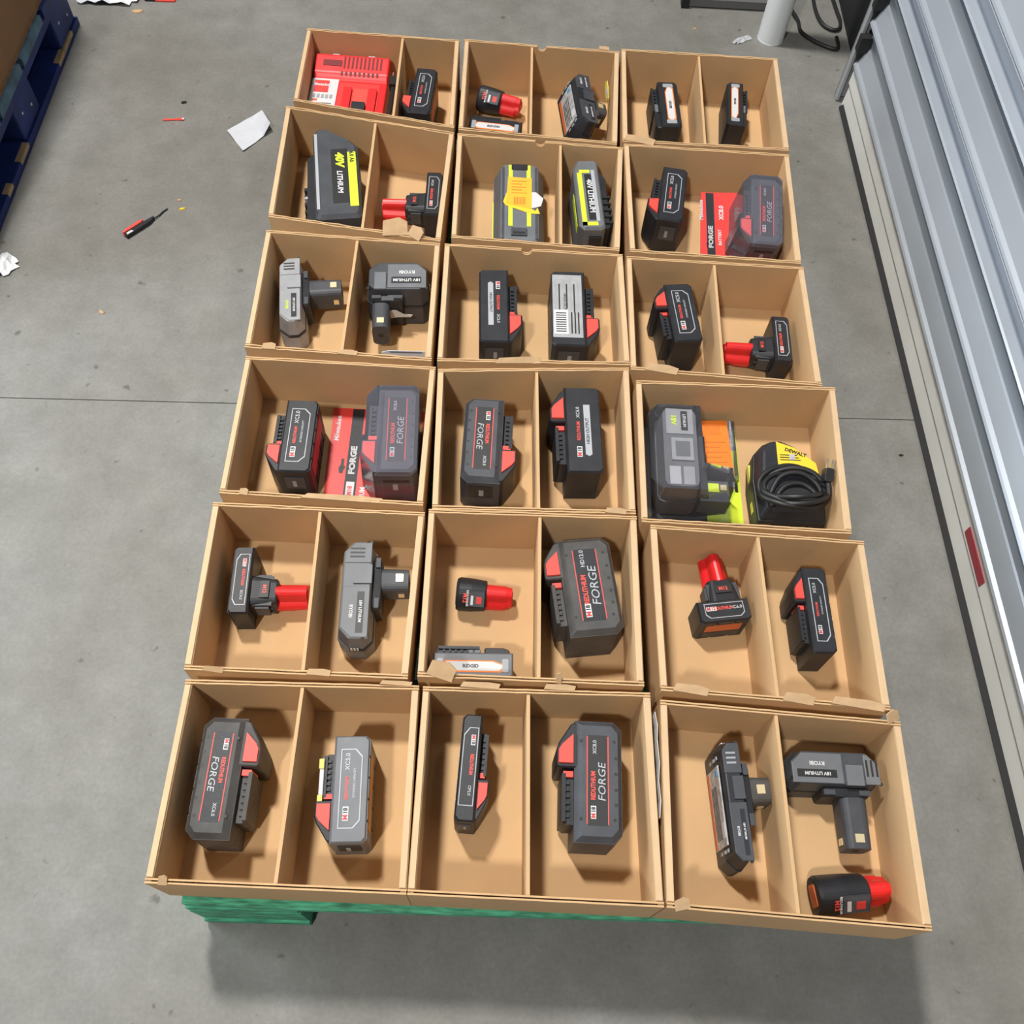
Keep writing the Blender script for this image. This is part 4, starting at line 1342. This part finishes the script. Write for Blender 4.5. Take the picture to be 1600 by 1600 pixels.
pts += [(.046, -.040, .074), (.046, -.030, .080), (.045, -.022, .084)]
tube(bm, pts, .0040, 7, sub=3)
cord = obj('cord', bm, 'cable', r, smooth=True)
bm = bmesh.new()
tube(bm, [(-.040, -.045, .066), (-.020, -.010, .073), (.010, -.004, .076), (.034, -.020, .071), (.040, -.045, .066)], .0040, 7)
tube(bm, [(-.036, -.055, .066), (-.016, -.026, .072), (.010, -.020, .073), (.030, -.034, .070), (.036, -.054, .064)], .0040, 7)
obj('cord_strand', bm, 'cable', r, smooth=True)
bmv = bmesh.new()
prism(bmv, [(-.034, -.062), (.036, -.062), (.042, -.030), (.010, -.016), (-.030, -.022)], .064, .070, .006)
obj('crumpled_bag', bevel(bmv, .003, 2), 'rubber', r)
pg = obj('plug', pr(rrect(.015, .022, .004), 0, .014, .001, bev=.001), 'cable', r, (.0445, -.010, .080), (.35, .1, -.15))
for s in (-1, 1):
    obj('plug_prong', bx(s * .004 - .0008, s * .004 + .0008, .010, .024, .005, .010), 'steel', pg)

# ---- loose stickers and scraps in and between the trays
bm = bmesh.new()
poly = [(-.013, -.014), (-.002, -.019), (.010, -.006), (.014, .010), (.004, .019), (-.006, .012), (-.012, .002)]
prism(bm, poly, 0, .0012)
ys = obj('sticker', bm, 'yellow2', None, (.1232, .7010, .203), (0.1, -PI / 2 + .06, .05))
tag(ys, 'crumpled yellow sticker on the inner right wall of a far-row tray', 'sticker')
obj('white_patch', pr([(-.006, -.012), (.005, -.008), (.006, .002), (-.004, .002)], .0011, .0018), 'white', ys)
sp = obj('paper_strip', pr([(-.030, 0), (.034, 0), (.034, .012), (-.020, .012), (-.030, .008)], 0, .0008), 'paper', None, (-.2045, .0338, RIM - .0085), (PI / 2 - .12, 0, .02))
tag(sp, 'white paper strip tucked behind the front wall of the left column tray with grey batteries', 'paper')
obj('print_line', bx(-.018, .030, .008, .0105, .0006, .0011), 'grey', sp)
bm = bmesh.new()
pts = [(0, -.625), (.0035, -.605), (.001, -.585), (.0045, -.56), (.002, -.535), (.004, -.515), (0.0, -.50)]
for (xa, ya), (xb, yb) in zip(pts, pts[1:]):
    v = [bm.verts.new(c) for c in ((xa * .6, ya, .19), (xb * .6, yb, .19), (xb * .6 - .0006, yb, .2455), (xa * .6 + .0006, ya, .238))]
    bm.faces.new(v)
gs = obj('plastic_sheet', bm, 'whitep', None, (.1488, 0, 0))
sm = gs.modifiers.new('thickness', 'SOLIDIFY')
sm.thickness = .0006
tag(gs, 'white plastic sheet squeezed into the gap between two nearest-row trays', 'plastic')

# ------------------------------------------------------------------ surroundings on the floor
# blue block pallet with a carton
bp = thing('block_pallet', 'blue block pallet with chipped paint under a brown carton, far left', 'pallet', (-1.02, .65, 0))
for x in (0, -.45):
    for y0, y1 in ((.335, .445), (.05, .155), (-.245, -.140)):
        if x == 0:
            pl = [(-.10, y0), (-.004, y0), (-.004, y1), (-.10, y1)]
        else:
            pl = [(x - .10, y0), (x, y0), (x, y1), (x - .10, y1)]
        b = obj('block', pr(pl, .0185, .088, bev=.004), 'bluep', bp)
        if x == 0:
            for k, yy in enumerate((y0 + .03, y1 - .03)):
                obj('nail_head', pr(circle(.003, yy, .06 - .014 * k, 8), -.0045, -.0028, ax='x'), 'white', b)
for x in (0, -.45):
    obj('bottom_board', bx(x - .11, x + .0, -.30, .45, .0008, .018, bev=.003), 'bluep', bp)
    obj('stringer_board', bx(x - .11, x - .002, -.30, .45, .0885, .106, bev=.003), 'bluep', bp)
for k in range(5):
    y0 = -.30 + k * .153
    obj('deck_board', bx(-.60, -.001, y0, y0 + .138, .1065, .124, bev=.003), 'blueb' if k != 4 else 'bluep', bp)
for y0, y1 in ((-.01, .045), (-.10, -.07), (.29, .40)):
    obj('chipped_edge', bx(-.012, .0006, y0, y1, .010, .0186, bev=.001), 'wood', bp)
ct = thing('carton', 'brown carton standing on the blue pallet, cut by the left frame edge', 'box', (-1.030, .65, .1245))
b = bmesh.new()
prism(b, [(-.5, -.30), (0, -.30), (0, .45), (-.5, .45)], 0, .62)
obj('side_panel', bevel(b, .003, 1), 'carton', ct)
obj('bottom_flap_edge', bx(-.004, .0012, -.30, .45, .0, .004), 'card_edge', ct)
obj('tape_seam', bx(-.004, .0010, .020, .023, .004, .60), 'card_edge', ct)

# crumpled white plastic by the pallet end
rnd = random.Random(3)


def crumple(w, d, h, nx, ny, seed):
    rn = random.Random(seed)
    bm = bmesh.new()
    g = [[bm.verts.new((w * (i / nx - .5) + rn.uniform(-.2, .2) * w / nx, d * (j / ny - .5) + rn.uniform(-.2, .2) * d / ny,
                        .001 + h * rn.uniform(.1, 1) * math.sin(PI * min(.97, max(.03, i / nx))) ** .5 * math.sin(PI * min(.97, max(.03, j / ny))) ** .5)) for j in range(ny + 1)] for i in range(nx + 1)]
    for i in range(nx):
        for j in range(ny):
            if (i in (0, nx - 1)) and (j in (0, ny - 1)) and rn.random() < .7:
                continue
            bm.faces.new((g[i][j], g[i + 1][j], g[i + 1][j + 1], g[i][j + 1]))
    return bm


o = obj('plastic_wrap', crumple(.15, .15, .05, 10, 10, 5), 'whitep', None, (-.985, 1.245, 0))
o.modifiers.new('thickness', 'SOLIDIFY').thickness = .001
tag(o, 'crumpled white plastic wrap on the floor behind the blue pallet', 'plastic')
o = obj('plastic_scrap', crumple(.05, .05, .02, 6, 5, 9), 'whitep', None, (-.990, .385, 0), (0, 0, .9))
o.modifiers.new('thickness', 'SOLIDIFY').thickness = .001
tag(o, 'small white plastic scrap at the left frame edge', 'plastic')

# white sheet of paper
P = [(-.5981, .7195), (-.5491, .7864), (-.5560, .8010), (-.5772, .8415), (-.6407, .7795)]
c = (-.596, .782)
bm = bmesh.new()
N = 7
q0, q1, q2, q3 = [Vector((a - c[0], b - c[1])) for a, b in ((-.6407, .7795), (-.5981, .7195), (-.5491, .7864), (-.5772, .8415))]
rn = random.Random(2)
g = []
for i in range(N + 1):
    row = []
    for j in range(N + 1):
        s, t = i / N, j / N
        p = (q0 * (1 - s) + q1 * s) * (1 - t) + (q3 * (1 - s) + q2 * s) * t
        z = .0012 + .0025 * abs(math.sin(5 * s + 3 * t)) + (.012 * max(0, t - .72) / .28 * (0.4 + s) if t > .72 else 0) + rn.uniform(0, .0008)
        row.append(bm.verts.new((p.x, p.y, z)))
    g.append(row)
for i in range(N):
    for j in range(N):
        bm.faces.new((g[i][j], g[i + 1][j], g[i + 1][j + 1], g[i][j + 1]))
o = obj('paper_sheet', bm, 'paper', None, (c[0], c[1], 0))
o.modifiers.new('thickness', 'SOLIDIFY').thickness = .0006
tag(o, 'crumpled white sheet of paper on the floor left of the trays', 'paper')

# red and black marker-like clip
r = thing('cutter', 'red and black slim tool with a thin black tail on the floor', 'tool', (-.7615, .4945, 0), math.atan2(.0412, .0378))
bm = bmesh.new()
prism(bm, [(-.030, -.0075), (.022, -.006), (.036, -.001), (.036, .0015), (.020, .002), (-.028, .002), (-.032, -.003)], .001, .009)
obj('body', bevel(bm, .0015, 1), 'black', r)
bm = bmesh.new()
prism(bm, [(-.031, .0015), (.010, .0022), (.015, .005), (.012, .0085), (-.024, .0075), (-.032, .004)], .001, .011)
obj('red_grip', bevel(bm, .0015, 1), 'redb', r)
obj('white_patch', pr([(-.028, -.006), (-.014, -.006), (-.016, -.001), (-.027, -.001)], .0085, .0097), 'white', r)
bm = bmesh.new()
tube(bm, [(.034, 0, .004), (.048, .001, .003), (.058, .004, .0025), (.070, .005, .002)], .0013, 6)
obj('tail', bm, 'black', r)
# orange red strip
r = thing('wrapper_strip', 'short orange-red strip on the floor above the red and black tool', 'litter', (-.756, .805, 0), .12)
obj('strip', bx(-.021, .012, -.0022, .0022, .0006, .0022, bev=.0005), 'redb', r)
obj('end_tab', bx(.011, .021, -.0032, .0032, .0006, .0026, bev=.0005), 'redb', r)
obj('white_tip', bx(.018, .022, -.0022, .0022, .0024, .0030), 'white', r)
# red piece at the top edge
r = thing('wrapper_piece', 'red and black wrapper piece at the top frame edge', 'litter', (-.862, 1.203, 0), .05)
obj('strip', bx(-.010, .034, -.010, .010, .0006, .004, bev=.001), 'redb', r)
obj('dark_end', bx(-.034, -.008, -.009, .009, .0006, .005, bev=.001), 'black', r)
# small bits
for k, (x, y, s, m, lab) in enumerate([(-.905, 1.155, .014, 'card_torn', 'tan crumb on the floor near the white plastic wrap'),
                                       (-.700, .575, .006, 'card_torn', 'tan chip beside the thin tail of the red and black tool'),
                                       (-.690, .552, .007, 'yellow', 'yellowish chip right of the thin tail of the red and black tool'),
                                       (-.745, .860, .009, 'ink', 'black speck above the orange-red strip'),
                                       (-.785, .285, .008, 'card_torn', 'tan flake below the red and black tool'),
                                       (.365, 1.20, .006, 'card_torn', 'tan flake beyond the trays near the white post'),
                                       (.648, .05, .005, 'ink', 'black speck on the floor between trays and shutter')]):
    rn = random.Random(k)
    pl = [(s * rn.uniform(.6, 1.1) * math.cos(a), s * .55 * rn.uniform(.6, 1.1) * math.sin(a)) for a in [2 * PI * j / 7 for j in range(7)]]
    o = obj('debris', pr(pl, .0004, .0022, .0008), m, None, (x, y, 0), (0, 0, rn.uniform(-1, 1)))
    tag(o, lab, 'debris')

# white post beyond the trays
r = thing('post', 'white round plastic post standing beyond the far right tray', 'post', (.5400, 1.183, 0))
bm = bmesh.new()
prism(bm, circle(.0300, n=32), .004, .9)
obj('tube', bm, 'post', r, smooth=False)
bm = bmesh.new()
prism(bm, circle(.0305, n=32), .0005, .010, .002)
obj('foot_ring', bm, 'post', r)
o = obj('plastic_strip', crumple(.05, .016, .008, 7, 3, 12), 'film', None, (.472, 1.168, 0), (0, 0, .55))
o.modifiers.new('thickness', 'SOLIDIFY').thickness = .0006
tag(o, 'thin clear plastic shred at the foot of the white post', 'plastic')
# low steel rail with a black foot
r = thing('base_rail', 'dark grey steel base rail with a black foot at the top edge', 'rack', (.36, 1.285, 0))
obj('rail', bx(-.005, .21, -.006, .012, .004, .022, bev=.002), 'greyd', r)
obj('foot', bx(-.022, -.005, -.010, .014, .0005, .026, bev=.003), 'rubber', r)
# black cables
bm = bmesh.new()
tube(bm, [(.600, 1.42, .006), (.598, 1.30, .006), (.610, 1.245, .006), (.612, 1.205, .006), (.632, 1.178, .006), (.658, 1.158, .006), (.682, 1.147, .006), (.693, 1.155, .006), (.6935, 1.190, .006)], .0042, 8)
cb = obj('power_cable', bm, 'cable', smooth=True)
tag(cb, 'black cable lying in an open loop right of the white post', 'cable')
bm = bmesh.new()
tube(bm, [(.660, 1.42, .006), (.657, 1.31, .006), (.660, 1.262, .006), (.670, 1.232, .006), (.688, 1.217, .006), (.704, 1.222, .006), (.711, 1.25, .006), (.708, 1.29, .006), (.700, 1.40, .006)], .0042, 8)
cb = obj('power_cable', bm, 'cable', smooth=True)
tag(cb, 'black cable with a tight bend beside the black wall', 'cable')
